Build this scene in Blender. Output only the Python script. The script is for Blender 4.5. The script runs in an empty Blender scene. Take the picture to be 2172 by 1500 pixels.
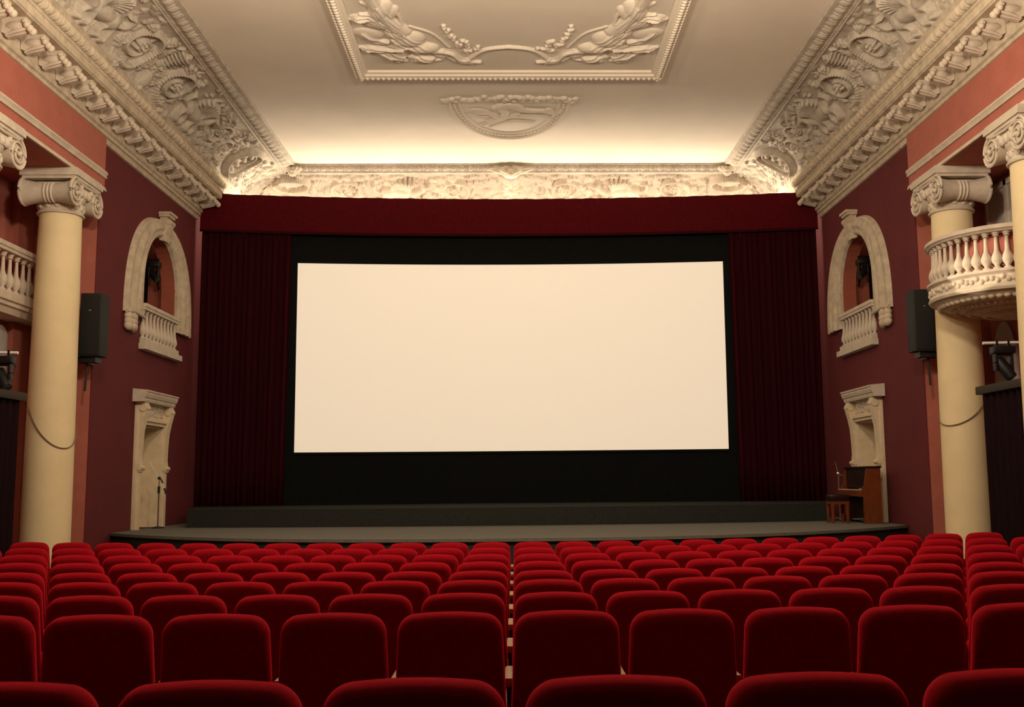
import bpy, math, random
import numpy as np
from mathutils import Matrix, Vector

random.seed(7)
C = bpy.context.scene.collection
PI = math.pi

# ------------------------------------------------------------------ camera
F_PX, PITCH, YAW, ROLL, PPX = 2180.0, math.radians(7.02), math.radians(1.34), math.radians(.52), 1139.0
EYE = np.array([0.03, 0.0, 1.75])


def cam_axes():
    cy, sy, cp, sp = math.cos(YAW), math.sin(YAW), math.cos(PITCH), math.sin(PITCH)
    fwd = np.array([sy * cp, cy * cp, sp])
    right = np.array([cy, -sy, 0.0])
    up = np.cross(right, fwd)
    cr, sr = math.cos(ROLL), math.sin(ROLL)
    return right * cr - up * sr, right * sr + up * cr, fwd


RGT, UPV, FWD = cam_axes()


def unz(u, v, z):
    """photo pixel -> point on the horizontal plane at height z (used once to survey the ceiling ornament)"""
    d = RGT * ((u - PPX) / F_PX) - UPV * ((v - 750) / F_PX) + FWD
    t = (z - EYE[2]) / d[2]
    return EYE + d * t


def project(p):
    q = np.array(p) - EYE
    w = q @ FWD
    return PPX + F_PX * (q @ RGT) / w, 750 - F_PX * (q @ UPV) / w


cam = bpy.data.cameras.new('camera')
camo = bpy.data.objects.new('camera', cam)
C.objects.link(camo)
cam.sensor_width = 36
cam.lens = F_PX / 2172 * 36
cam.shift_x = -(PPX - 1086) / 2172
cam.clip_end = 200
cam.clip_start = .05
m = Matrix.Identity(4)
for i in range(3):
    m[i][0], m[i][1], m[i][2], m[i][3] = RGT[i], UPV[i], -FWD[i], EYE[i]
camo.matrix_world = m
bpy.context.scene.camera = camo

# --------------------------------------------------------------- materials
def mat(name, col, rough=.6, var=.0, vscale=3.0, bump=0.0, bscale=40.0, sheen=0.0, metal=0.0, col2=None, spec=.3,
        stretch=None, emit=None, estr=0.0, sheen_tint=None):
    M = bpy.data.materials.new(name)
    M.use_nodes = True
    nt = M.node_tree
    b = nt.nodes['Principled BSDF']
    b.inputs['Roughness'].default_value = rough
    b.inputs['Metallic'].default_value = metal
    b.inputs['Specular IOR Level'].default_value = spec
    if sheen:
        b.inputs['Sheen Weight'].default_value = sheen
        b.inputs['Sheen Roughness'].default_value = .5
        b.inputs['Sheen Tint'].default_value = (*(sheen_tint or col), 1)
    b.inputs['Base Color'].default_value = (*col, 1)
    tc = nt.nodes.new('ShaderNodeTexCoord')
    src = tc.outputs['Object']
    if stretch:
        mp = nt.nodes.new('ShaderNodeMapping')
        mp.inputs['Scale'].default_value = stretch
        nt.links.new(src, mp.inputs['Vector'])
        src = mp.outputs['Vector']
    if var or col2:
        n = nt.nodes.new('ShaderNodeTexNoise')
        n.inputs['Scale'].default_value = vscale
        n.inputs['Detail'].default_value = 6
        n.inputs['Roughness'].default_value = .62
        nt.links.new(src, n.inputs['Vector'])
        r = nt.nodes.new('ShaderNodeValToRGB')
        c2 = col2 or tuple(max(0, c * (1 - var)) for c in col)
        c1 = col if col2 else tuple(min(1, c * (1 + var * .5)) for c in col)
        r.color_ramp.elements[0].position = .32
        r.color_ramp.elements[1].position = .68
        r.color_ramp.elements[0].color = (*c2, 1)
        r.color_ramp.elements[1].color = (*c1, 1)
        nt.links.new(n.outputs['Fac'], r.inputs['Fac'])
        nt.links.new(r.outputs['Color'], b.inputs['Base Color'])
    if bump:
        n2 = nt.nodes.new('ShaderNodeTexNoise')
        n2.inputs['Scale'].default_value = bscale
        n2.inputs['Detail'].default_value = 5
        nt.links.new(src, n2.inputs['Vector'])
        bp = nt.nodes.new('ShaderNodeBump')
        bp.inputs['Strength'].default_value = bump
        bp.inputs['Distance'].default_value = .02
        nt.links.new(n2.outputs['Fac'], bp.inputs['Height'])
        nt.links.new(bp.outputs['Normal'], b.inputs['Normal'])
    if emit:
        b.inputs['Emission Color'].default_value = (*emit, 1)
        b.inputs['Emission Strength'].default_value = estr
    return M


PLASTER = mat('ceiling_paint', (.80, .73, .62), .85, var=.06, vscale=.7, bump=.05, bscale=60)
STUCCO = mat('stucco', (.62, .54, .44), .85, var=.16, vscale=5, bump=.15, bscale=90)
COVE = mat('dusty_cove_plaster', (.52, .46, .38), .88, var=.24, vscale=6, bump=.15, bscale=90)
STUCCO_D = mat('aged_stucco', (.58, .49, .37), .85, var=.25, vscale=6, bump=.2, bscale=70)
COLPAINT = mat('cream_column_paint', (.80, .665, .41), .7, var=.06, vscale=2.2, bump=.05, bscale=30)
PINK = mat('salmon_wall_paint', (.42, .135, .10), .85, var=.12, vscale=2.5, bump=.05)
MAROON = mat('maroon_wall_paint', (.125, .018, .022), .85, var=.12, vscale=2, bump=.06, bscale=70)
NICHE = mat('niche_paint', (.36, .10, .06), .9, var=.15, vscale=3)
DOORP = mat('door_paint', (.72, .60, .42), .6, var=.10, vscale=6, bump=.04)
VELVET = mat('red_velvet', (.31, .005, .012), .9, var=.15, vscale=30, bump=.1, bscale=300, sheen=1.0, sheen_tint=(1.0, .025, .05), spec=.03)
PELM = mat('pelmet_velvet', (.075, .004, .007), .9, var=.25, vscale=14, bump=.15, bscale=150, sheen=.15, sheen_tint=(.7, .05, .06), spec=.05)
CURT = mat('curtain_velvet', (.032, .003, .005), .9, var=.3, vscale=4, bump=.15, bscale=120, sheen=.12, sheen_tint=(.6, .04, .05), spec=.05, stretch=(6, 6, .4))
DRAPE = mat('dark_drape', (.014, .006, .008), .9, var=.3, vscale=8, sheen=.03, spec=.05, stretch=(6, 6, .4))
MASKM = mat('black_masking_cloth', (.010, .011, .011), .95, var=.3, vscale=30, spec=.02)
SCRM = mat('screen_vinyl_glow', (.80, .76, .68), .9, spec=.05, emit=(1.0, .83, .62), estr=.50)  # emission stands in for projector light falling on the screen
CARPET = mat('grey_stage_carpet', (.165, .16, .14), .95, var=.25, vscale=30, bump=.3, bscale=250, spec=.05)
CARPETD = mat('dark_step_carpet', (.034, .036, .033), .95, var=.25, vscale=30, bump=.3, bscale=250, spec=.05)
FLOORM = mat('parquet', (.26, .16, .085), .45, var=.35, vscale=5, stretch=(8, 1, 1), bump=.05)
WOOD = mat('varnished_wood', (.40, .24, .12), .4, var=.3, vscale=8, stretch=(1, 6, 6))
PIANO = mat('walnut_veneer', (.17, .04, .012), .3, var=.35, vscale=6, stretch=(6, 6, .8))
PIANOD = mat('dark_walnut', (.02, .007, .005), .35, var=.3, vscale=6)
BLACK = mat('black_metal', (.007, .007, .0075), .45, spec=.4)
SPKM = mat('black_speaker_paint', (.016, .017, .015), .6, bump=.2, bscale=200)
GRILLE = mat('speaker_grille', (.012, .013, .012), .75, bump=.5, bscale=320)
CHROME = mat('chrome', (.75, .74, .72), .2, metal=1.0)
WHITEP = mat('white_painted_pipe', (.80, .78, .74), .45)
LENS = mat('lamp_lens', (.05, .055, .06), .08, spec=.8)
KEYS = mat('piano_keys', (.5, .46, .4), .4)
RAILM = mat('dark_wood_ledge', (.028, .018, .010), .6, var=.3, vscale=6, stretch=(1, 6, 1))
GLASSM = mat('white_blind', (.52, .48, .45), .8, var=.1, vscale=2)
WIREM = mat('grey_cable', (.20, .15, .09), .7)
PLINTH = mat('seat_metal', (.025, .022, .022), .5)

# ------------------------------------------------------------ mesh builder
class MB:
    def __init__(self, flip=1):
        self.v, self.f, self.s = [], [], flip      # s=-1 mirrors x

    def add(self, vs, fs):
        o = len(self.v)
        self.v.extend([(p[0], p[1], p[2]) for p in vs])
        self.f.extend([tuple(o + i for i in f) for f in fs])
        return self

    def box(self, a, b):
        x0, y0, z0 = [min(a[i], b[i]) for i in range(3)]
        x1, y1, z1 = [max(a[i], b[i]) for i in range(3)]
        return self.add([(x0, y0, z0), (x1, y0, z0), (x1, y1, z0), (x0, y1, z0), (x0, y0, z1), (x1, y0, z1), (x1, y1, z1), (x0, y1, z1)],
                        [(0, 3, 2, 1), (4, 5, 6, 7), (0, 1, 5, 4), (1, 2, 6, 5), (2, 3, 7, 6), (3, 0, 4, 7)])

    def bbox(self, a, b, r, seg=2):
        """box with rounded vertical-and-horizontal edges"""
        import bmesh
        bm = bmesh.new()
        bmesh.ops.create_cube(bm, size=1)
        for v in bm.verts:
            v.co = Vector([(a[i] + b[i]) / 2 + v.co[i] * abs(b[i] - a[i]) for i in range(3)])
        bmesh.ops.bevel(bm, geom=bm.edges[:], offset=r, segments=seg, affect='EDGES', profile=.5)
        bm.verts.index_update()
        self.add([v.co for v in bm.verts], [tuple(v.index for v in f.verts) for f in bm.faces])
        bm.free()
        return self

    def lathe(self, prof, c=(0, 0, 0), n=20, axis='z', cap=True, a0=0, a1=2 * PI):
        full = abs(a1 - a0 - 2 * PI) < 1e-6
        nn = n if full else n + 1
        vs = []
        for r, h in prof:
            for k in range(nn):
                a = a0 + (a1 - a0) * k / n
                p = (r * math.cos(a), r * math.sin(a), h)
                if axis == 'x':
                    p = (p[2], p[0], p[1])
                elif axis == 'y':
                    p = (p[1], p[2], p[0])
                vs.append((c[0] + p[0], c[1] + p[1], c[2] + p[2]))
        fs = []
        for i in range(len(prof) - 1):
            for k in range(n):
                k2 = (k + 1) % nn if full else k + 1
                fs.append((i * nn + k, i * nn + k2, (i + 1) * nn + k2, (i + 1) * nn + k))
        if cap and full:
            fs.append(tuple(range(nn - 1, -1, -1)))
            fs.append(tuple(range((len(prof) - 1) * nn, len(prof) * nn)))
        return self.add(vs, fs)

    def sphere(self, c, r, n=10, sc=(1, 1, 1)):
        vs, fs = [], []
        m_ = max(4, n // 2 + 1)
        for i in range(m_ + 1):
            t = PI * i / m_
            for k in range(n):
                a = 2 * PI * k / n
                vs.append((c[0] + r * sc[0] * math.sin(t) * math.cos(a), c[1] + r * sc[1] * math.sin(t) * math.sin(a), c[2] - r * sc[2] * math.cos(t)))
        for i in range(m_):
            for k in range(n):
                fs.append((i * n + k, i * n + (k + 1) % n, (i + 1) * n + (k + 1) % n, (i + 1) * n + k))
        return self.add(vs, fs)

    def tube(self, pts, r, n=8, cap=True):
        pts = [Vector(p) for p in pts]
        rs = r if isinstance(r, (list, tuple)) else [r] * len(pts)
        vs, fs = [], []
        ref = None
        for i, p in enumerate(pts):
            t = (pts[min(i + 1, len(pts) - 1)] - pts[max(i - 1, 0)]).normalized()
            if ref is None:
                ref = Vector((0, 0, 1)) if abs(t.z) < .9 else Vector((1, 0, 0))
            a = t.cross(ref)
            if a.length < 1e-6:
                a = t.orthogonal()
            a.normalize()
            b = t.cross(a)
            ref = -b if False else ref
            for k in range(n):
                an = 2 * PI * k / n
                vs.append(p + a * (math.cos(an) * rs[i]) + b * (math.sin(an) * rs[i]))
        for i in range(len(pts) - 1):
            for k in range(n):
                fs.append((i * n + k, i * n + (k + 1) % n, (i + 1) * n + (k + 1) % n, (i + 1) * n + k))
        if cap:
            fs.append(tuple(range(n - 1, -1, -1)))
            fs.append(tuple(range((len(pts) - 1) * n, len(pts) * n)))
        return self.add(vs, fs)

    def extrude(self, prof, path, closed=False):
        """prof: list of 2D; path: function-free list of (origin, ex, ey)"""
        vs, fs = [], []
        n = len(prof)
        for o, ex, ey in path:
            for a, b in prof:
                vs.append(tuple(o[i] + a * ex[i] + b * ey[i] for i in range(3)))
        for i in range(len(path) - 1):
            for k in range(n if closed else n - 1):
                k2 = (k + 1) % n
                fs.append((i * n + k, i * n + k2, (i + 1) * n + k2, (i + 1) * n + k))
        if closed:
            fs.append(tuple(range(n - 1, -1, -1)))
            fs.append(tuple(range((len(path) - 1) * n, len(path) * n)))
        return self.add(vs, fs)

    def prism(self, poly, axis, d0, d1):
        """polygon in the two remaining axes extruded along axis from d0 to d1"""
        def P(a, b, d):
            return {'x': (d, a, b), 'y': (a, d, b), 'z': (a, b, d)}[axis]
        n = len(poly)
        vs = [P(a, b, d0) for a, b in poly] + [P(a, b, d1) for a, b in poly]
        fs = [tuple(range(n)), tuple(range(2 * n - 1, n - 1, -1))] + [(k, n + k, n + (k + 1) % n, (k + 1) % n) for k in range(n)]
        return self.add(vs, fs)

    def build(self, name, material, parent=None, smooth=35, fix=True):
        base = Vector((0, 0, 0))
        r = parent
        while r is not None:
            base += r.location
            r = r.parent
        me = bpy.data.meshes.new(name)
        s = self.s
        vs = [(p[0] * s - base.x, p[1] - base.y, p[2] - base.z) for p in self.v]
        fs = self.f if s == 1 else [tuple(reversed(f)) for f in self.f]
        me.from_pydata(vs, [], fs)
        if fix:
            import bmesh
            bm = bmesh.new()
            bm.from_mesh(me)
            bmesh.ops.recalc_face_normals(bm, faces=bm.faces)
            bm.to_mesh(me)
            bm.free()
        me.materials.append(material)
        if smooth:
            me.shade_smooth()
            me.set_sharp_from_angle(angle=math.radians(smooth))
        o = bpy.data.objects.new(name, me)
        C.objects.link(o)
        if parent is not None:
            o.parent = parent
        return o


def tag(o, label=None, cat=None, group=None, kind=None):
    for k, v in (('label', label), ('category', cat), ('group', group), ('kind', kind)):
        if v:
            o[k] = v
    return o


def thing(name, label, cat, loc=(0, 0, 0), group=None, kind=None):
    o = bpy.data.objects.new(name, None)
    o.empty_display_size = .2
    o.location = loc
    C.objects.link(o)
    return tag(o, label, cat, group, kind)


def copy_tree(src, parent=None):
    c = src.copy()
    C.objects.link(c)
    if parent is not None:
        c.parent = parent
    for ch in src.children:
        copy_tree(ch, c)
    return c


def catmull(pts, n=8):
    P = [np.array(p, float) for p in pts]
    P = [2 * P[0] - P[1]] + P + [2 * P[-1] - P[-2]]
    out = []
    for i in range(1, len(P) - 2):
        for k in range(n):
            t = k / n
            out.append(.5 * (2 * P[i] + (P[i + 1] - P[i - 1]) * t + (2 * P[i - 1] - 5 * P[i] + 4 * P[i + 1] - P[i + 2]) * t * t
                             + (3 * P[i] - P[i - 1] - 3 * P[i + 1] + P[i + 2]) * t ** 3))
    out.append(P[-2])
    return out


# --------------------------------------------- carved relief as a height map
class Relief:
    def __init__(self, u0, u1, v0, v1, step):
        self.u = np.arange(u0, u1 + step * .5, step)
        self.v = np.linspace(v0, v1, int(round((v1 - v0) / step)) + 1)
        self.h = np.zeros((len(self.u), len(self.v)))
        self.step = step

    def _win(self, cu, cv, r):
        i0, i1 = np.searchsorted(self.u, [cu - r, cu + r])
        j0, j1 = np.searchsorted(self.v, [cv - r, cv + r])
        return i0, i1, j0, j1

    def blob(self, cu, cv, ru, rv, ang=0, h=.05, p=.5, add=0):
        i0, i1, j0, j1 = self._win(cu, cv, max(ru, rv))
        if i0 >= i1 or j0 >= j1:
            return
        U, V = np.meshgrid(self.u[i0:i1] - cu, self.v[j0:j1] - cv, indexing='ij')
        c, s = math.cos(ang), math.sin(ang)
        a, b = (U * c + V * s) / ru, (-U * s + V * c) / rv
        q = np.clip(1 - a * a - b * b, 0, None) ** p * h
        w = self.h[i0:i1, j0:j1]
        if add:
            w += q
        else:
            np.maximum(w, q + 0.0 * w, out=w)

    def stroke(self, pts, r0, r1=None, h=.04, n=10, groove=0):
        r1 = r0 if r1 is None else r1
        P = catmull(pts, n)
        L = len(P)
        for i, p in enumerate(P):
            t = i / max(1, L - 1)
            r = r0 + (r1 - r0) * t
            self.blob(p[0], p[1], r, r, 0, h * (.6 + .4 * r / max(r0, r1)))
        if groove:
            for i, p in enumerate(P):
                r = (r0 + (r1 - r0) * i / max(1, L - 1)) * .3
                self.blob(p[0], p[1], r, r, 0, -groove, add=1) if i % 3 == 0 else None

    def leaf(self, u, v, ang, ln, wd, h=.035, lobes=4):
        c, s = math.cos(ang), math.sin(ang)
        for k in range(lobes):
            t = (k + .4) / lobes
            w = wd * math.sin(PI * (t * .8 + .15))
            for sg in (-1, 1):
                a2 = ang + sg * .75
                self.blob(u + c * ln * t + math.cos(a2) * w * .5, v + s * ln * t + math.sin(a2) * w * .5, w * .75, w * .3, a2, h * .8)
        self.blob(u + c * ln * .5, v + s * ln * .5, ln * .52, wd * .18, ang, h)

    def spiral(self, cu, cv, R, turns=1.6, d=1, a0=0, w=.05, h=.05, leaves=True, stretch=1.0):
        pts = []
        n = int(turns * 14)
        for k in range(n + 1):
            t = k / n
            r = R * (1 - .86 * t)
            a = a0 + d * turns * 2 * PI * t
            pts.append((cu + r * math.cos(a) * stretch, cv + r * math.sin(a)))
        self.stroke(pts, w, w * .45, h, n=3)
        if leaves:
            for k in range(0, int(n * .62), 3):
                a = a0 + d * turns * 2 * PI * k / n
                r = R * (1 - .86 * k / n)
                self.leaf(pts[k][0], pts[k][1], a + d * .5, R * .42, R * .26, h * .8, 3)
        self.rosette(cu, cv, R * .26, h * 1.3)

    def rosette(self, u, v, r, h=.05, n=6):
        for k in range(n):
            a = 2 * PI * k / n
            self.blob(u + r * .6 * math.cos(a), v + r * .6 * math.sin(a), r * .5, r * .32, a, h * .8)
        self.blob(u, v, r * .36, r * .36, 0, h * 1.15)

    def mesh(self, name, material, surf, parent=None, thresh=None, flip=False, gain=1.0):
        nu, nv = self.h.shape
        H_ = self.h * gain
        U, V = np.meshgrid(self.u, self.v, indexing='ij')
        P = surf(U, V, H_).reshape(-1, 3)
        idx = np.arange(nu * nv).reshape(nu, nv)
        q = np.stack([idx[:-1, :-1], idx[1:, :-1], idx[1:, 1:], idx[:-1, 1:]], -1).reshape(-1, 4)
        if thresh is not None:
            hm = self.h.reshape(-1)
            q = q[(hm[q] > thresh).any(1)]
        A = P[q]
        area = np.linalg.norm(np.cross(A[:, 2] - A[:, 0], A[:, 3] - A[:, 1]), axis=1)
        q = q[area > 1e-7]
        if flip:
            q = q[:, ::-1]
        used = np.unique(q)
        rm = -np.ones(len(P), int)
        rm[used] = np.arange(len(used))
        P, q = P[used], rm[q]
        base = np.array(parent.location) if parent is not None else 0
        me = bpy.data.meshes.new(name)
        me.from_pydata((P - base).tolist(), [], q.tolist())
        me.materials.append(material)
        me.shade_smooth()
        o = bpy.data.objects.new(name, me)
        C.objects.link(o)
        if parent is not None:
            o.parent = parent
        return o


# ----------------------------------------------------------------- numbers
W = 7.6                     # half width of the hall at the maroon walls
WF = 7.52                   # plane of the pink frieze over the columns
WG = 8.9                    # back of the colonnade
YB, YR = 27.2, -2.5         # back and rear walls
YM = 18.7                   # where the maroon walls begin
ZC = 9.75                   # ceiling
ZS, ZP = .83, 1.20          # stage, platform
COLX, COLY = 7.85, (17.7, 14.75, 12.6)
ROWP, ROWR = .55, 1.262     # seat pitch, row spacing

# seat rows: (y, top z)
_n = [2.31, 4, 5, 6, 7, 8, 9, 10, 11]
_z = [-.545, -.614, -.661, -.705, -.748, -.770, -.787, -.800, -.811]
ROWS = [(n * ROWR + (.03 if n < 3 else 0), 1.75 + z + (.015 if n < 3 else 0)) for n, z in zip(_n, _z)]


def floor_z(x, y):
    ys = [-3] + [r[0] for r in ROWS] + [15.5, 30]
    zs = [ROWS[0][1] - .95 + .06] + [r[1] - .95 for r in ROWS] + [-.02, -.02]
    return float(np.interp(y, ys, zs)) + .0016 * x * x


# ------------------------------------------------------------- room shell
def structure(o, label=None, cat=None):
    o['kind'] = 'structure'
    if label:
        o['label'] = label
    if cat:
        o['category'] = cat
    return o


fb = MB()
xs = np.linspace(-9.2, 9.2, 33)
ys = np.concatenate([np.linspace(-3, 16, 77), [27.4]])
fb.add([(x, y, floor_z(x, y)) for y in ys for x in xs],
       [(j * 33 + i, j * 33 + i + 1, (j + 1) * 33 + i + 1, (j + 1) * 33 + i) for j in range(len(ys) - 1) for i in range(32)])
structure(fb.build('floor', FLOORM, fix=False), 'raked wooden parquet floor of the auditorium', 'floor')

# stage and platform
def arc(x0, x1, yc, sag0, sag1, n=40, ex=2):
    out = []
    for i in range(n + 1):
        x = x0 + (x1 - x0) * i / n
        s = sag0 if x < 0 else sag1
        xe = abs(x0) if x < 0 else abs(x1)
        out.append((x, yc + s * (abs(x) / xe) ** ex))
    return out


st = thing('stage', 'low stage covered in grey carpet with a bowed front edge', 'stage', (0, 18, 0), kind='structure')
fr = arc(-7.58, 7.58, 16.62, 3.2, 3.2, ex=2.6)
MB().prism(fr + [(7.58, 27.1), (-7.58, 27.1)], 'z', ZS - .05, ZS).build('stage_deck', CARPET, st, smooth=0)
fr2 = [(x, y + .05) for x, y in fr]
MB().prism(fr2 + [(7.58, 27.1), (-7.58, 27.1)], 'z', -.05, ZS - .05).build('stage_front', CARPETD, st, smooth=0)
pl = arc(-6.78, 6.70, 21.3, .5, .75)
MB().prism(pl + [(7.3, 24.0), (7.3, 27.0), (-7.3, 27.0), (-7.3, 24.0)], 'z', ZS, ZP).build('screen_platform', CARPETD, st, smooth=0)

# ceiling with thickness
cb = MB()
cb.box((-5.6, YR - .3, ZC), (5.6, 25.55, ZC + .2))
structure(cb.build('ceiling', PLASTER, smooth=0), 'flat cream plaster ceiling', 'ceiling')
MB().box((-9.4, YB, -.3), (9.4, YB + .2, 10.2)).build('wall_back', MAROON, smooth=0)['kind'] = 'structure'
MB().box((-9.4, YR - .2, -.3), (9.4, YR, 10.2)).build('wall_rear', DRAPE, smooth=0)['kind'] = 'structure'
# unseen dark slab added above the camera to shade the near seat backs
MB().box((-8.8, YR, 3.35), (8.8, 2.3, 3.9)).build('added_shade_slab', DRAPE, smooth=0)['kind'] = 'structure'

ARC_Y, ARC_R, ARC_ZS, ARC_ZB = 22.05, 1.06, 5.99, 4.62     # arched opening: centre, radius, spring, bottom
DR0, DR1, DRZ = 21.1, 22.40, 2.95                          # door opening
TOPW = 8.6
for s, side in ((-1, 'left'), (1, 'right')):
    wb = MB(s)
    x0, x1 = W, W + .3

    def slab(y0, y1, z0, z1):
        wb.box((x0, y0, z0), (x1, y1, z1))
    slab(YM, ARC_Y - ARC_R, -.3, TOPW)
    slab(ARC_Y + ARC_R, YB + .1, -.3, TOPW + 1.0)
    slab(ARC_Y - ARC_R, ARC_Y + ARC_R, -.3, ZS)
    slab(ARC_Y - ARC_R, DR0, ZS, DRZ)
    slab(DR1, ARC_Y + ARC_R, ZS, DRZ)
    slab(ARC_Y - ARC_R, ARC_Y + ARC_R, DRZ, ARC_ZB)
    N = 20
    for i in range(N):
        a, b = PI - PI * i / N, PI - PI * (i + 1) / N
        p = [(ARC_Y + ARC_R * math.cos(a), ARC_ZS + ARC_R * math.sin(a)), (ARC_Y + ARC_R * math.cos(b), ARC_ZS + ARC_R * math.sin(b))]
        wb.prism([p[0], p[1], (p[1][0], TOPW), (p[0][0], TOPW)], 'x', x0, x1)
    o = wb.build('wall_' + side, MAROON, smooth=0)
    structure(o, 'dark maroon painted wall beside the stage on the %s' % side, 'wall')
    # frieze over the columns
    w = thing('wall_%s_frieze' % side, 'salmon pink frieze above the columns on the %s' % side, 'wall', (s * WF, 12, 7.1), kind='structure')
    MB(s).box((WF, YR, 7.12), (WF + .66, YM, TOPW)).build('frieze_face', PINK, w, smooth=0)
    mb = MB(s)
    pf = [(0, -.075), (.03, -.075), (.045, -.045), (.025, -.03), (.06, .01), (.045, .05), (.02, .055), (0, .075)]
    mb.extrude([(-a, b) for a, b in pf], [((WF, YR, 7.44), (1, 0, 0), (0, 0, 1)), ((WF, YM, 7.44), (1, 0, 0), (0, 0, 1))])
    pf = [(0, -.04), (.04, -.04), (.04, -.01), (.02, .0), (.025, .03), (0, .04)]
    mb.extrude([(-a, b) for a, b in pf], [((WF, YR, 7.16), (1, 0, 0), (0, 0, 1)), ((WF, YM, 7.16), (1, 0, 0), (0, 0, 1))])
    mb.build('frieze_moulding', STUCCO, w)
    # colonnade: back wall, end wall, soffit
    g = thing('wall_%s_gallery' % side, 'salmon wall set back behind the columns on the %s' % side, 'wall', (s * WG, 12, 0), kind='structure')
    MB(s).box((WG, YR, -.3), (WG + .25, YM + .1, TOPW)).build('gallery_wall', PINK, g, smooth=0)
    MB(s).box((W + .02, YM - .02, -.3), (WG, YM + .25, TOPW)).build('gallery_end', PINK, g, smooth=0)
    MB(s).box((WF + .66, YR, 7.12), (WG, YM, 7.25)).build('gallery_soffit', PINK, g, smooth=0)
    if s < 0:
        MB(s).box((WG - .14, YM - .6, -.3), (WG, YM - .02, 7.12)).build('pilaster', PINK, g, smooth=0)
    # niche behind the arch
    nb = MB(s)
    pr_ = [(ARC_Y - ARC_R + .012, ARC_ZB + .01)] + [(ARC_Y + (ARC_R - .012) * math.cos(PI - PI * i / 24), ARC_ZS + (ARC_R - .012) * math.sin(PI * i / 24)) for i in range(25)] + [(ARC_Y + ARC_R - .012, ARC_ZB + .01)]
    for (y0, z0), (y1, z1) in zip(pr_[:-1], pr_[1:]):
        nb.add([(W + .01, y0, z0), (W + .01, y1, z1), (W + .32, y1, z1), (W + .32, y0, z0)], [(0, 1, 2, 3)])
    xa, xb = W + .3, W + 1.7
    ya, yb, za, zb = ARC_Y - ARC_R - .25, ARC_Y + ARC_R + .25, ARC_ZB - .02, 7.45
    nb.box((xb, ya, za), (xb + .1, yb, zb)).box((xa, ya - .1, za), (xb, ya, zb)).box((xa, yb, za), (xb, yb + .1, zb))
    nb.box((xa, ya, za - .1), (xb, yb, za)).prism([(ya, 7.40), (yb, 6.66), (yb, 6.78), (ya, 7.52)], 'x', xa, xb)
    tag(nb.build('wall_%s_niche' % side, NICHE, smooth=0), 'red recess behind the arched opening on the %s' % side, 'niche', kind='structure')

# ------------------------------------------------- coves, cornices, mouldings
CX0, CZ0, CX1, CZ1 = 5.84, 9.66, 6.92, 8.92          # cove from ceiling moulding to cornice
CYB = 25.90                                          # where the back cove starts
_arcN = 200
_a = np.linspace(0, PI / 2, _arcN)
_px, _pz = (CX1 - CX0) * np.sin(_a), (CZ0 - CZ1) * np.cos(_a)
_len = np.concatenate([[0], np.cumsum(np.hypot(np.diff(_px), np.diff(_pz)))])
CVL = float(_len[-1])


def cove_pt(V):
    """arc length across the cove -> outward offset, height, normal (offset, z) pointing into the room"""
    a = np.interp(V, _len, _a)
    o, z = (CX1 - CX0) * np.sin(a), CZ1 + (CZ0 - CZ1) * np.cos(a)
    nx, nz = -np.sin(a) / (CX1 - CX0), -np.cos(a) / (CZ0 - CZ1)
    l = np.hypot(nx, nz)
    return o, z, nx / l, nz / l


def griffin(R, u, v, d=1, k=1.0):
    """winged beast: body, neck, head, wing of feathers, legs and curling tail"""
    R.blob(u, v, .52 * k, .21 * k, .12 * d, .115, .6)
    R.blob(u - d * .36 * k, v + .0, .24 * k, .22 * k, 0, .12, .6)
    R.stroke([(u + d * .38 * k, v + .02), (u + d * .60 * k, v - .14 * k), (u + d * .66 * k, v - .30 * k)], .15 * k, .09 * k, .11)
    R.blob(u + d * .74 * k, v - .34 * k, .15 * k, .09 * k, .2 * d, .12)
    R.stroke([(u + d * .82 * k, v - .33 * k), (u + d * .92 * k, v - .27 * k)], .045 * k, .02, .09)
    for i in range(9):
        a = PI + .25 + i * .20
        c, s_ = math.cos(a) * d, math.sin(a)
        L = (.62 - .03 * abs(i - 4)) * k
        R.stroke([(u + d * .22 * k, v - .06), (u + d * .22 * k + c * L * .55, v - .06 + s_ * L * .5 - .02), (u + d * .22 * k + c * L, v - .06 + s_ * L * .9)], .035 * k, .05 * k, .07 + .006 * i, n=8)
    for lx, b in ((.34, .1), (.18, -.06), (-.34, .1), (-.5, -.04)):
        R.stroke([(u + d * lx * k, v + .08), (u + d * (lx + b) * k, v + .26 * k), (u + d * (lx + b * .4) * k, v + .40 * k), (u + d * (lx + b * .4 + .09) * k, v + .43 * k)], .085 * k, .04 * k, .10)
    R.stroke([(u - d * .52 * k, v), (u - d * .74 * k, v - .12 * k), (u - d * .72 * k, v - .34 * k), (u - d * .55 * k, v - .30 * k)], .05 * k, .035 * k, .08)


def scatter(R, u0, u1, n, rng, h=.05):
    for _ in range(n):
        u, v = rng.uniform(u0, u1), rng.uniform(.08, CVL - .1)
        t = rng.random()
        if t < .55:
            R.leaf(u, v, rng.uniform(0, 2 * PI), rng.uniform(.14, .30), rng.uniform(.08, .15), rng.uniform(.5, 1) * h)
        elif t < .75:
            R.rosette(u, v, rng.uniform(.05, .09), h)
        elif t < .9:
            a = rng.uniform(0, 2 * PI)
            R.stroke([(u, v), (u + .14 * math.cos(a), v + .14 * math.sin(a)), (u + .2 * math.cos(a + .9), v + .2 * math.sin(a + .9))], .035, .018, h)
        else:
            for k in range(4):
                R.blob(u + rng.uniform(-.06, .06), v + rng.uniform(-.06, .06), .035, .035, 0, h)


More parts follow.
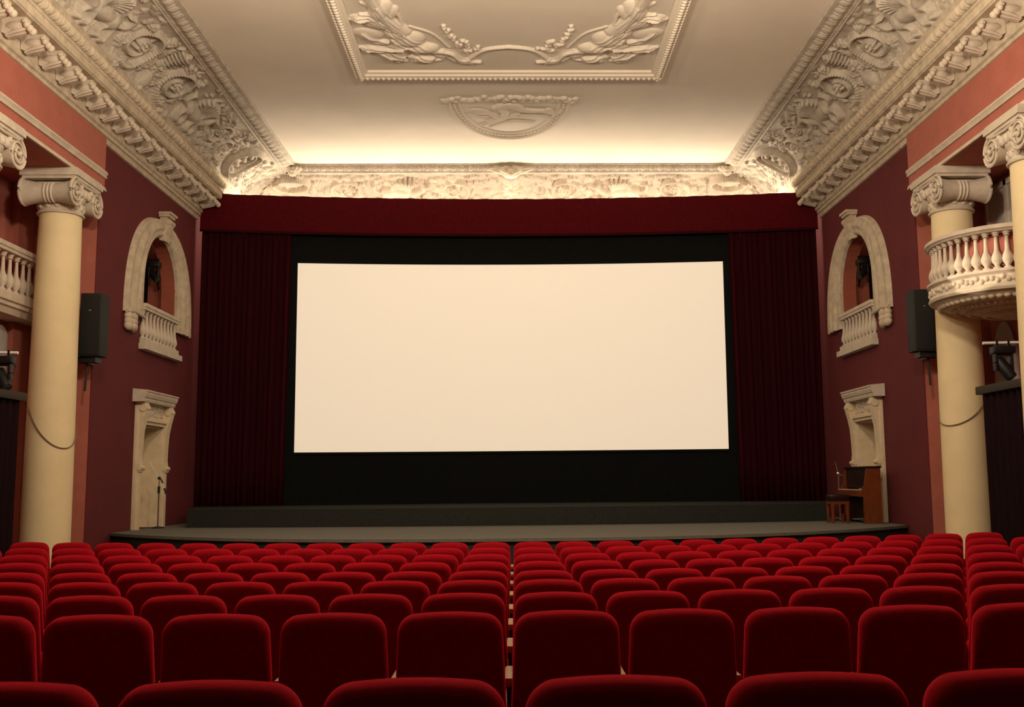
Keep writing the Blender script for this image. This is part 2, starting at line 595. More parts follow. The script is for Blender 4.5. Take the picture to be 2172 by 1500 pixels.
def side_relief():
    R = Relief(13.2, CYB + (CX1 - CX0) + .02, 0, CVL, .017)
    rng = random.Random(3)
    mid = CVL * .5
    scatter(R, 21.6, 23.5, 120, rng, .055)
    scatter(R, 13.4, 21.6, 190, rng, .035)
    scatter(R, 24.6, 27, 120, rng, .05)
    # cartouche near the corner
    for k in range(60):
        a = 2 * PI * k / 60
        for q, hh, w in ((1, .10, .055), (.74, .07, .035)):
            R.blob(24.15 + .42 * q * math.cos(a), mid + .56 * q * math.sin(a), w, w, 0, hh)
    for q in (-.3, -.1, .12, .3):
        R.blob(24.15 + .03 * q, mid + q, .16, .08, .2, .075)
    # foliage ahead of it
    R.spiral(22.95, mid + .10, .40, 1.5, 1, .5, .055, .075)
    R.spiral(22.15, mid - .12, .38, 1.5, -1, 2.4, .05, .07)
    griffin(R, 20.75, mid + .12, 1, .95)
    R.spiral(19.35, mid, .56, 1.8, 1, 1.2, .065, .09)
    R.leaf(19.9, mid + .45, 2.2, .45, .25, .06)
    # candelabra with ribbed drum
    R.stroke([(18.45, .10), (18.45, CVL - .12)], .05, .07, .06, 20)
    for k in range(6):
        R.blob(18.45, .18 + k * .075, .26 - .02 * k, .028, 0, .08)
    R.blob(18.45, CVL - .35, .20, .22, 0, .09)
    R.rosette(18.45, mid, .17, .08, 8)
    for d in (-1, 1):
        R.leaf(18.45, CVL - .5, PI / 2 + d * 1.9, .5, .22, .06)
    R.spiral(17.45, mid, .56, 1.8, -1, 1.9, .065, .09)
    griffin(R, 16.0, mid + .12, -1, 1.0)
    R.spiral(14.6, mid, .56, 1.8, 1, 1.9, .065, .09)
    return R


SR = side_relief()
_rng = np.random.default_rng(5)


def leaf_band(R, length, v0, wd, pitch, h=.03):
    k = 0
    u = R.u[0]
    while u < R.u[-1]:
        R.blob(u, v0 + wd * .45, pitch * .36, wd * .45, 0, h)
        R.blob(u + pitch * .5, v0 + wd * .42, pitch * .13, wd * .42, 0, h * .8)
        u += pitch


for s, side, num in ((-1, 'left', 1), (1, 'right', 2)):
    t = thing('trim_%d' % num, 'richly carved plaster cove and bracketed cornice along the %s wall' % side, 'cornice', (s * W, 12, 8.06), kind='structure')

    def surf(U, V, H, s=s):
        o, z, nx, nz = cove_pt(V)
        hh = H * np.clip((V / .06), 0, 1) * np.clip((CVL - V) / .06, 0, 1)
        Y = np.minimum(U, CYB + o)
        return np.stack([s * (CX0 + o + nx * hh), Y, z + nz * hh], -1)
    SR.mesh('cove_relief', COVE, surf, t, flip=(s == -1), gain=1.75)
    # plain continuation towards the rear
    mb = MB(s)
    Vs = np.linspace(0, CVL, 12)
    o, z, _, _ = cove_pt(Vs)
    mb.extrude([(CX0 + a, b) for a, b in zip(o, z)], [((0, YR, 0), (1, 0, 0), (0, 0, 1)), ((0, 13.2, 0), (1, 0, 0), (0, 0, 1))])
    mb.build('cove_field', COVE, t, fix=False)
    # ceiling moulding: leaf band between flat ceiling and cove
    Rm = Relief(13.2, CYB + .02, 0, .36, .014)
    leaf_band(Rm, 1, .04, .26, .26, .035)
    for u in np.arange(Rm.u[0], Rm.u[-1], .08):
        Rm.blob(u, .33, .03, .025, 0, .03)

    def surf2(U, V, H, s=s):
        q = V / .36
        x = 5.50 + .34 * q
        z = ZC - .05 - .05 * q + .02 * np.cos(q * 6) - H
        z = np.where(V < .02, ZC - .015, z)
        Y = np.minimum(U, 25.45 + .45 * q)
        return np.stack([s * x, Y, z], -1)
    Rm.mesh('leaf_moulding', COVE, surf2, t, flip=(s == -1))
    MB(s).extrude([(5.46, ZC - .005), (5.47, ZC - .055), (5.53, ZC - .06), (5.84, 9.655), (5.86, 9.63), (5.93, 9.66)],
                  [((0, YR, 0), (1, 0, 0), (0, 0, 1)), ((0, 25.45, 0), (1, 0, 0), (0, 0, 1))]).build('moulding_fillet', COVE, t, fix=False)
    # cornice profile (x, z)
    prof = [(6.86, 8.99), (6.90, 8.95), (6.885, 8.93), (6.96, 8.80), (6.985, 8.79), (6.985, 8.74), (7.0, 8.735), (7.0, 8.60), (7.03, 8.585), (7.03, 8.57),
            (7.40, 8.57), (7.42, 8.47), (7.45, 8.46), (7.45, 8.24), (7.49, 8.22), (7.49, 8.16), (7.53, 8.15), (7.555, 8.10), (7.555, 8.07), (7.62, 8.06)]
    YE = 24.42
    mb = MB(s)
    mb.extrude(prof + [(7.62, 9.2), (6.95, 9.2)], [((0, YR, 0), (1, 0, 0), (0, 0, 1)), ((0, YE, 0), (1, 0, 0), (0, 0, 1))], closed=True)
    mb.build('cornice_profile', STUCCO_D, t, smooth=25)
    mb = MB(s)
    mb.extrude([(6.86, 8.99), (6.90, 8.95), (6.96, 8.80), (6.985, 8.74), (7.1, 8.7), (7.3, 9.3), (6.9, 9.3)], [((0, YE, 0), (1, 0, 0), (0, 0, 1)), ((0, YB, 0), (1, 0, 0), (0, 0, 1))], closed=True)
    mb.build('cornice_end', STUCCO, t)
    # egg band on the sloping face
    Re = Relief(12.8, YE, 0, .17, .011)
    k = 0
    for u in np.arange(12.85, YE, .19):
        Re.blob(u, .085, .06, .08, 0, .065)
        Re.blob(u + .095, .085, .018, .08, 0, .05)

    def surf3(U, V, H, s=s):
        q = V / .17
        x = 6.89 + .075 * q
        z = 8.945 - .15 * q
        return np.stack([s * (x - H * .86), U, z - H * .5], -1)
    Re.mesh('egg_and_dart', STUCCO_D, surf3, t, flip=(s == -1))
    # bead under the bed mould
    # brackets with acanthus leaf
    y = 24.22
    first = None
    while y > 12.5:
        mp = []
        if first is None:
            mb = MB(s)
            yy = y
            sec = [(7.09, 8.575), (7.44, 8.575), (7.44, 8.34), (7.38, 8.31), (7.30, 8.37), (7.22, 8.42), (7.14, 8.44), (7.10, 8.49)]
            mb.prism(sec, 'y', yy - .085, yy + .085)
            mb.sphere((7.25, yy, 8.44), .20, 12, (1, .62, .45))
            for q in (-1, 0, 1):      # ribs of the leaf
                mb.tube([(7.07, yy + q * .055, 8.42), (7.15, yy + q * .06, 8.385 - .015 * (q == 0)), (7.27, yy + q * .06, 8.35 - .015 * (q == 0)), (7.40, yy + q * .04, 8.30)], [.028, .034, .03, .014], 6)
            for q, dx, dz, r_ in ((-1.5, .02, 0, .042), (-.8, -.01, -.035, .05), (0, -.025, -.06, .055), (.8, -.01, -.035, .05), (1.5, .02, 0, .042)):
                mb.sphere((7.05 + dx, yy + q * .075, 8.44 + dz), r_, 8, (1.1, .85, 1.15))
            mb.sphere((7.10, yy - .10, 8.49), .04, 6).sphere((7.10, yy + .10, 8.49), .04, 6)
            first = mb.build('bracket', STUCCO, t, smooth=50)
            first['y0'] = y
        else:
            c = first.copy()
            C.objects.link(c)
            c.parent = t
            c.location.y = y - first['y0']
        y -= .60
    del first['y0']
    for ch in t.children:
        if 'y0' in ch:
            del ch['y0']

# back cove
t3 = thing('trim_3', 'brightly lit carved plaster cove above the stage pelmet', 'cornice', (0, CYB, 9.6), kind='structure')
BR = Relief(-6.95, 6.95, 0, CVL, .017)
rng = random.Random(11)
mid = CVL * .5
for _ in range(330):
    u, v = rng.uniform(-6.8, 6.8), rng.uniform(.06, CVL - .05)
    if rng.random() < .7:
        BR.leaf(u, v, rng.uniform(0, 2 * PI), rng.uniform(.15, .32), rng.uniform(.08, .15), .05)
    else:
        BR.rosette(u, v, rng.uniform(.05, .09), .05)
for sg in (-1, 1):
    BR.spiral(sg * 1.5, mid, .5, 1.7, sg, .5 if sg > 0 else PI - .5, .06, .09)
    griffin(BR, sg * 2.9, mid + .1, -sg, .95)
    BR.spiral(sg * 4.3, mid, .5, 1.7, -sg, 1.5, .06, .09)
    for k in range(50):
        a = 2 * PI * k / 50
        BR.blob(sg * 5.75 + .46 * math.cos(a), .42 + .30 * math.sin(a), .05, .05, 0, .11)
    BR.blob(sg * 5.75, .42, .38, .24, 0, .06, .3)
BR.rosette(0, mid, .3, .1, 8)
BR.leaf(0, mid, -PI / 2, .5, .4, .08)


def surf4(U, V, H):
    o, z, nx, nz = cove_pt(V)
    hh = H * np.clip(V / .06, 0, 1)
    X = np.clip(U, -(CX0 + o), CX0 + o)
    return np.stack([X, CYB + o + nx * hh, z + nz * hh], -1)


BR.mesh('cove_relief', STUCCO, surf4, t3, flip=True, gain=2.2)
Rm = Relief(-5.86, 5.86, 0, .45, .014)
leaf_band(Rm, 1, .05, .34, .22, .035)


def surf5(U, V, H):
    q = V / .45
    y = 25.40 + .10 * q - H * .9
    z = ZC - .03 - .16 * q - H * .35
    X = np.clip(U, -5.56, 5.56)
    return np.stack([X, y, z], -1)


Rm.mesh('leaf_moulding', COVE, surf5, t3, flip=True)
MB().extrude([(25.37, ZC - .005), (25.37, ZC - .03), (25.40, ZC - .035), (25.505, 9.55), (25.53, 9.54), (25.60, 9.55), (25.97, 9.66)],
             [((-5.56, 0, 0), (0, 1, 0), (0, 0, 1)), ((5.56, 0, 0), (0, 1, 0), (0, 0, 1))]).build('moulding_fillet', COVE, t3, fix=False)
# central crest and corner leaves on the back moulding
mb = MB()
mb.sphere((0, 25.55, 9.58), .24, 16, (1, .8, .75)).sphere((0, 25.42, 9.52), .12, 12)
for k in range(7):
    a = PI * k / 6
    mb.tube([(0, 25.45, 9.50), (.2 * math.cos(a), 25.36, 9.56 + .1 * math.sin(a)), (.36 * math.cos(a), 25.42, 9.60 + .12 * math.sin(a))], [.05, .06, .025], 8)
for q in (-1, 1):
    mb.tube([(q * .2, 25.45, 9.55), (q * .42, 25.42, 9.60), (q * .62, 25.46, 9.66)], [.08, .06, .02], 8)
mb.build('crest', STUCCO, t3)
for q in (-1, 1):
    mb = MB()
    for k in range(6):
        a = PI * .5 + q * (PI * .25) + (k - 2.5) * .45
        mb.tube([(q * 5.52, 25.45, 9.62), (q * 5.52 + .14 * math.cos(a) * 1, 25.47 - .14 * abs(math.sin(a)), 9.6), (q * 5.52 + .24 * math.cos(a), 25.47 - .18 * abs(math.sin(a)), 9.66)], [.06, .06, .02], 8)
    mb.sphere((q * 5.55, 25.5, 9.58), .12, 10)
    mb.build('corner_leaf', STUCCO, t3)

# ceiling panel frame with winged figures
t4 = thing('trim_4', 'rectangular plaster ceiling frame with two winged figures in relief', 'ceiling panel', (0, 15, ZC), kind='structure')
FX, FY = 3.06, 19.64
fw = .27
rp = [(0, 0), (.0, -.05), (.03, -.06), (.05, -.10), (.13, -.13), (.21, -.10), (.23, -.06), (.27, -.05), (.27, 0)]
mb = MB()
path = [((-FX, YR + 2, ZC), (1, 0, 0), (0, 0, 1)), ((-FX, FY, ZC), (1, -1, 0), (0, 0, 1)), ((FX, FY, ZC), (-1, -1, 0), (0, 0, 1)), ((FX, YR + 2, ZC), (-1, 0, 0), (0, 0, 1))]
mb.extrude(rp, path)
mb.build('frame_profile', PLASTER, t4, smooth=30)
mb = MB()
for sgn in (-1, 1):
    for y in np.arange(13.0, FY - .1, .105):
        mb.sphere((sgn * (FX - .05), y, ZC - .085), .036, 6)
        mb.sphere((sgn * (FX - .135), y + .05, ZC - .125), .045, 6, (1, .8, .7))
for x in np.arange(-FX + .1, FX - .05, .105):
    mb.sphere((x, FY - .05, ZC - .085), .036, 6)
    mb.sphere((x + .05, FY - .135, ZC - .125), .045, 6, (.8, 1, .7))
mb.build('frame_beading', PLASTER, t4, smooth=60)

Z3 = 2.555


def zp(p):
    q = unz(650 + p[0] / Z3, p[1] / Z3, ZC - .03)
    return (q[0], q[1])


PR = Relief(-2.85, 2.85, 14.6, 19.3, .016)
ANGEL = [
    ([(330, -70), (355, 0), (420, 90), (520, 170)], .13, .17, .10), ([(480, 185), (560, 225), (665, 268)], .19, .10, .10),
    ([(660, 272), (780, 290), (838, 328), (940, 338)], .07, .04, .075), ([(285, 258), (380, 265), (470, 262), (560, 250)], .05, .17, .07),
    ([(395, 268), (470, 318), (535, 332)], .14, .07, .055), ([(570, 312), (625, 330), (695, 335)], .09, .03, .05),
    ([(235, 105), (330, 100), (440, 150), (520, 200)], .06, .13, .06), ([(285, 172), (370, 225), (470, 235)], .05, .11, .045),
    ([(290, 80), (360, 85), (440, 130)], .03, .07, .075), ([(405, 45), (480, 62), (522, 140)], .05, .03, .07),
    ([(560, 148), (680, 188), (772, 262)], .03, .03, .035), ([(300, 20), (350, 40), (420, 60)], .05, .08, .05),
    ([(470, 205), (520, 240), (640, 275)], .06, .04, .12), ([(380, 30), (450, 120), (560, 200)], .05, .04, .12),
    ([(720, 300), (740, 322), (700, 330)], .05, .03, .05), ([(740, 275), (780, 320), (900, 345)], .03, .05, .05)]
for pts, r0, r1, h in ANGEL:
    P = [zp(p) for p in pts]
    PR.stroke(P, r0, r1, h, 14)
    P2 = [(-2 * .02 - p[0], p[1]) for p in P]
    PR.stroke(P2, r0, r1, h, 14)
for zx, zy, ru, rv, an, h in ((560, 212, .28, .30, .3, .12), (635, 258, .30, .20, .2, .12), (468, 294, .27, .30, -.3, .075), (335, 190, .30, .22, .5, .055), (385, 128, .30, .26, .4, .07),
                              (300, 104, .24, .16, .2, .06), (400, 62, .20, .42, .35, .11), (640, 322, .24, .12, 0, .06), (510, 252, .3, .12, .2, .09), (455, 75, .13, .3, .4, .08), (735, 305, .16, .12, 0, .05)):
    q = zp((zx, zy))
    PR.blob(q[0], q[1], ru, rv, an, h, .6)
    PR.blob(-.04 - q[0], q[1], ru, rv, -an, h, .6)
P = [zp(p) for p in [(870, 332), (960, 275), (1080, 258), (1100, 258)]]
P = P + [(-.04 - p[0], p[1]) for p in P[-2::-1]]
PR.stroke(P, .045, .045, .06, 12)
jr = random.Random(12)
for pts, r0, r1, h in ANGEL[:8]:
    for o_ in (-.6, -.2, .25, .65):
        P = catmull([zp((p[0] + o_ * 34 * min(1, r0 / .12) + jr.uniform(-6, 6), p[1] - o_ * 30 * min(1, r0 / .12) + jr.uniform(-4, 4))) for p in pts], 14)
        for p in P[4:-4]:
            for x in (p[0], -.04 - p[0]):
                PR.blob(x, p[1], .028, .028, 0, .012, add=1)
GR = catmull([(750, 150), (790, 212), (830, 255), (850, 225), (880, 245), (868, 280), (930, 262)], 6)
rg = random.Random(4)
for p in GR:
    q = zp(p)
    for sg in (1, -1):
        x = q[0] if sg > 0 else -.04 - q[0]
        PR.blob(x + rg.uniform(-.04, .04), q[1] + rg.uniform(-.05, .05), .045, .045, 0, .055)
# feather grooves on the wings
for pts in ([(300, 262), (420, 290), (500, 325)], [(330, 270), (450, 300), (520, 320)], [(300, 180), (380, 215), (450, 225)], [(260, 100), (360, 108), (450, 160)]):
    P = catmull([zp(p) for p in pts], 14)
    for p in P:
        for x in (p[0], -.04 - p[0]):
            PR.blob(x, p[1], .022, .022, 0, .02, add=1)


def surf6(U, V, H):
    return np.stack([U, V, ZC + .004 - H], -1)


PR.mesh('winged_figures', PLASTER, surf6, t4, thresh=.0005, flip=True)

# lunette medallion
t5 = thing('trim_5', 'half round plaster medallion with a reclining figure on the ceiling', 'medallion', (0, 22, ZC), kind='structure')
LR = Relief(-1.5, 1.5, 20.55, 23.55, .016)
cx, cy, ax, ay = -.02, 21.05, 1.28, 2.33
for k in range(241):
    a = PI * k / 240
    for q, w, h in ((1.0, .035, .05), (.84, .028, .035)):
        LR.blob(cx + ax * q * math.cos(a), cy + ay * q * math.sin(a), w, w, 0, h)
for k in range(1, 40):
    a = PI * k / 40
    LR.blob(cx + ax * .92 * math.cos(a), cy + ay * .92 * math.sin(a), .05, .035, a + PI / 2, .045)
for k in range(46):
    x = -1.4 + 2.8 * k / 45
    LR.blob(cx + x, cy - .1 + rg.uniform(-.1, .08) - .12 * math.cos(x * 1.1), .085, .075, rg.uniform(0, 3), rg.uniform(.04, .075))
    if k % 3 == 0:
        LR.rosette(cx + x, cy - .1 + rg.uniform(-.05, .05), .08, .06)
for pts, r0, r1, h in [
    ([(1060, 580), (1120, 575), (1180, 600), (1300, 605)], .16, .08, .08), ([(1060, 595), (1075, 630), (990, 660)], .10, .07, .06),
    ([(900, 600), (960, 605), (1040, 640), (1060, 650)], .07, .10, .05), ([(960, 680), (1060, 650), (1150, 620)], .09, .06, .055),
    ([(1150, 635), (1240, 625), (1330, 650)], .10, .06, .05), ([(1000, 690), (1100, 660), (1230, 665)], .06, .05, .045),
    ([(1310, 600), (1350, 620), (1380, 600)], .09, .05, .055), ([(880, 625), (930, 640), (980, 640)], .06, .05, .04), ([(1020, 585), (1050, 575)], .08, .08, .08)]:
    LR.stroke([zp(p) for p in pts], r0, r1, h, 12)
LR.mesh('medallion_relief', PLASTER, surf6, t5, thresh=.0005, flip=True)

# --------------------------------------------------------------- columns
def column(s, y, label):
    t = thing('column', label, 'column', (s * COLX, y, floor_z(s * COLX, y)), group='cream columns along the side walls')
    zf = floor_z(COLX, y)
    H0, H1 = zf + .25, 6.40
    prof = []
    for k in range(13):
        q = k / 12
        prof.append((.395 - .052 * q ** 1.6, H0 + (H1 - H0) * q))
    MB(s).lathe(prof, (COLX, y, 0), 48).build('shaft', COLPAINT, t, smooth=60)
    MB(s).lathe([(.50, zf), (.50, zf + .08), (.46, zf + .09), (.48, zf + .13), (.46, zf + .18), (.41, zf + .2), (.40, zf + .26)], (COLX, y, 0), 40).build('base', COLPAINT, t)
    # capital
    cp = thing('capital', None, None, (0, 0, 0))
    cp.parent = t
    mb = MB(s)
    r = .345
    mb.lathe([(r, 6.38), (r + .035, 6.385), (r + .045, 6.41), (r + .03, 6.43), (r + .01, 6.44), (r + .005, 6.62), (r + .03, 6.65), (r + .05, 6.70), (r + .04, 6.78)], (COLX, y, 0), 40)
    for k in range(14):         # necking ornament
        a = 2 * PI * k / 14
        mb.sphere((COLX + (r + .005) * math.cos(a), y + (r + .005) * math.sin(a), 6.53), .07, 8, (.5, .9, 1.0) if abs(math.cos(a)) > .7 else (.9, .5, 1.0))
        a += PI / 14
        mb.sphere((COLX + (r + .005) * math.cos(a), y + (r + .005) * math.sin(a), 6.57), .035, 6)
    mb.build('necking', STUCCO, cp, smooth=50)
    mb = MB(s)
    mb.box((COLX - .40, y - .40, 6.72), (COLX + .40, y + .40, 6.90))
    for sx in (-1, 1):
        for k in range(3):
            mb.sphere((COLX + sx * .40, y + (k - 1) * .14, 6.78), .075, 10, (.7, .8, 1.1))
        for q in (-1, 1):
            mb.sphere((COLX + sx * .41, y + q * .2, 6.85), .05, 8)
    mb.build('echinus', STUCCO, cp)
    mb = MB(s)
    mb.box((COLX - .46, y - .52, 6.93), (COLX + .46, y + .52, 6.98)).box((COLX - .49, y - .55, 6.98), (COLX + .49, y + .55, 7.05)).box((COLX - .47, y - .53, 7.05), (COLX + .47, y + .53, 7.12))
    mb.build('abacus', STUCCO, cp, smooth=0)
    for sy in (-1, 1):
        mb = MB(s)
        yc, zc = y + sy * .43, 6.70
        # bolster with rings, along x
        pr = []
        for k in range(25):
            q = k / 24
            x = -.42 + .84 * q
            pr.append((.15 + .075 * abs(2 * q - 1) ** 1.5, x))
        mb.lathe(pr, (COLX, yc, zc), 24, 'x')
        for xx in (-.06, 0, .06):
            mb.lathe([(.155, xx - .025), (.18, xx), (.155, xx + .025)], (COLX, yc, zc), 24, 'x', cap=False)
        for sx in (-1, 1):       # spiral volutes on both faces
            pts, rs = [], []
            n = 64
            for k in range(n + 1):
                q = k / n
                rr = .225 * (1 - q) ** .85 + .03
                a = PI / 2 - sy * 2 * PI * 2.5 * q
                pts.append((COLX + sx * (.43 + .03 * q), yc + rr * math.cos(a), zc + rr * math.sin(a)))
                rs.append(.026 - .012 * q)
            mb.tube(pts, rs, 6)
            mb.sphere((COLX + sx * .46, yc, zc), .04, 8)
            mb.tube([(COLX + sx * .44, yc, zc + .225), (COLX + sx * .43, y + sy * .2, 6.91), (COLX + sx * .43, y, 6.90)], .026, 6)
        mb.build('volute', STUCCO, cp, smooth=45)
    return t


column(-1, COLY[0], 'cream column beside the maroon wall and speaker on the left')
column(1, COLY[0], 'cream column between the right speaker and the round balcony')
column(-1, COLY[1], 'cream column at the left photo edge, only its scrolled capital showing')
column(1, COLY[1], 'cream column cut by the right photo edge, in front of the round balcony')

# ------------------------------------------------------ arched openings
def baluster_prof(h, r, slim=.55):
    return [(r * .75, 0), (r * .75, h * .05), (r * .45, h * .08), (r * .45, h * .11), (r * .9, h * .2), (r, h * .27), (r * .85, h * .36), (r * slim, h * .5), (r * slim * .75, h * .75),
            (r * slim * .75, h * .86), (r * .6, h * .88), (r * .45, h * .91), (r * .7, h * .95), (r * .7, h)]


for s, side in ((-1, 'left'), (1, 'right')):
    t = thing('arched_opening', 'cream draped arch surround with small balustrade on the %s maroon wall' % side, 'arch', (s * W, ARC_Y, ARC_ZB - .3), group='arched openings over the stage doors')
    # surround between inner and outer curve, swelling profile
    NP = 72
    inner, outer = [], []
    zb_in, zb_out = 5.12, 5.12
    for k in range(NP + 1):
        q = k / NP
        a = PI * (1 - q)
        # inner: jamb + semicircle
        if q < .25:
            inner.append((ARC_Y - ARC_R, zb_in + (ARC_ZS - zb_in) * q / .25))
        elif q > .75:
            inner.append((ARC_Y + ARC_R, zb_in + (ARC_ZS - zb_in) * (1 - q) / .25))
        else:
            b = PI * (1 - (q - .25) / .5)
            inner.append((ARC_Y + ARC_R * math.cos(b), ARC_ZS + ARC_R * math.sin(b)))
        ex = 2.02
        cz = zb_out
        hh = 7.40 - zb_out
        c, sn = math.cos(a), math.sin(a)
        outer.append((ARC_Y + ex * math.copysign(abs(c) ** .82, c), cz + hh * abs(sn) ** .82))
    vs, fs = [], []
    M = 20
    for k in range(NP + 1):
        (yi, zi), (yo, zo) = inner[k], outer[k]
        wd = math.hypot(yo - yi, zo - zi)
        q = k / NP
        fold = min(1, max(0, (wd - .45) / .5))
        for j in range(M + 1):
            e = j / M
            base = .05 + .07 * math.sin(PI * e) ** .8
            wave = .026 * math.sin(e * PI * 7) * fold * (1 if e > .12 else 0)
            ridge = .018 * (1 - fold) * math.sin(e * PI * 5)
            d = base + wave + ridge if j < M else 0.0
            vs.append((W - d, yi + (yo - yi) * e, zi + (zo - zi) * e))
    for k in range(NP):
        for j in range(M):
            a_ = k * (M + 1) + j
            fs.append((a_, a_ + 1, a_ + M + 2, a_ + M + 1))
    # bottom closures
    mb = MB(s).add(vs, fs)
    for k in (0, NP):
        row = [k * (M + 1) + j for j in range(M + 1)]
        mb.f.append(tuple(row))
    # reveal of the opening
    for k in range(NP):
        (y0, z0), (y1, z1) = inner[k], inner[k + 1]
        k0, k1 = .988, .988
        q0, q1 = (ARC_Y + (y0 - ARC_Y) * k0, 5.0 + (z0 - 5.0) * k0), (ARC_Y + (y1 - ARC_Y) * k1, 5.0 + (z1 - 5.0) * k1)
        mb.add([(W - .05, y0, z0), (W - .05, y1, z1), (W + .02, *q1), (W + .02, *q0)], [(0, 1, 2, 3)])
    mb.build('drapery_surround', STUCCO_D, t, smooth=40)
    mb = MB(s)      # keystone console
    sec = [(W, 6.98), (W - .12, 6.95), (W - .14, 7.02), (W - .12, 7.10), (W - .17, 7.20), (W - .22, 7.30), (W - .23, 7.38), (W - .18, 7.44), (W - .15, 7.48), (W, 7.48)]
    mb.prism(sec, 'y', ARC_Y - .13, ARC_Y + .13)
    mb.box((W, ARC_Y - .20, 7.48), (W - .22, ARC_Y + .20, 7.53)).box((W, ARC_Y - .23, 7.53), (W - .26, ARC_Y + .23, 7.58))
    mb.lathe([(.06, -.15), (.06, .15)], (W - .19, ARC_Y, 7.37), 16, 'y')
    mb.build('keystone', STUCCO_D, t, smooth=40)
    for sy in (-1,):  # carved end of the drapery
        mb = MB(s)
        yc = ARC_Y + sy * 1.72
        for k in range(9):
            mb.sphere((W - .07 - .04 * math.sin(k * 2.1), yc + (k % 3 - 1) * .17, 5.03 - (k // 3) * .095), .12, 10, (.7, 1.1, .8))
        mb.tube([(W - .09, yc - sy * .6, 5.13), (W - .12, yc, 5.16), (W - .08, yc + sy * .3, 5.12)], .04, 8)
        mb.build('tassel_carving', STUCCO_D, t, smooth=60)
    bal = thing('balustrade', None, None)
    bal.parent = t
    y0, y1 = ARC_Y - ARC_R - .02, ARC_Y + ARC_R + .02
    mb = MB(s)
    mb.box((W - .12, y0, 5.36), (W + .06, y1, 5.43)).box((W - .10, y0 + .02, 5.30), (W + .04, y1 - .02, 5.36))
    mb.build('hand_rail', STUCCO, bal, smooth=0)
    MB(s).box((W - .11, y0 + .01, 4.60), (W + .06, y1 - .01, 4.70)).box((W - .15, y0 - .03, 4.48), (W + .005, y1 + .12, 4.60)).build('plinth', STUCCO, bal, smooth=0)
    first = None
    nb_ = 10
    for k in range(nb_):
        y = y0 + .1 + (y1 - y0 - .2) * k / (nb_ - 1)
        if first is None:
            first = MB(s).lathe([(r, h + 4.70) for r, h in baluster_prof(.61, .074)], (W - .02, y, 0), 12).build('baluster', STUCCO, bal, smooth=50)
            yf = y
        else:
            c = first.copy()
            C.objects.link(c)
            c.parent = bal
            c.location = (0, y - yf, 0)
    # dark drape just inside the niche
    mb = MB(s)
    n = 28
    for a0_ in (0,):
        vs = []
        for k in range(n + 1):
            x = W + .66 + .9 * k / n
            yy = ARC_Y + ARC_R + .08 + .05 * math.sin(k * 1.9)
            vs += [(x, yy, ARC_ZB), (x, yy, 6.62)]
        mb.add(vs, [(2 * k, 2 * k + 2, 2 * k + 3, 2 * k + 1) for k in range(n)])
    tag(mb.build('niche_curtain', DRAPE), 'black curtain inside the arched opening on the %s wall' % side, 'curtain', 'black curtains inside the arches')

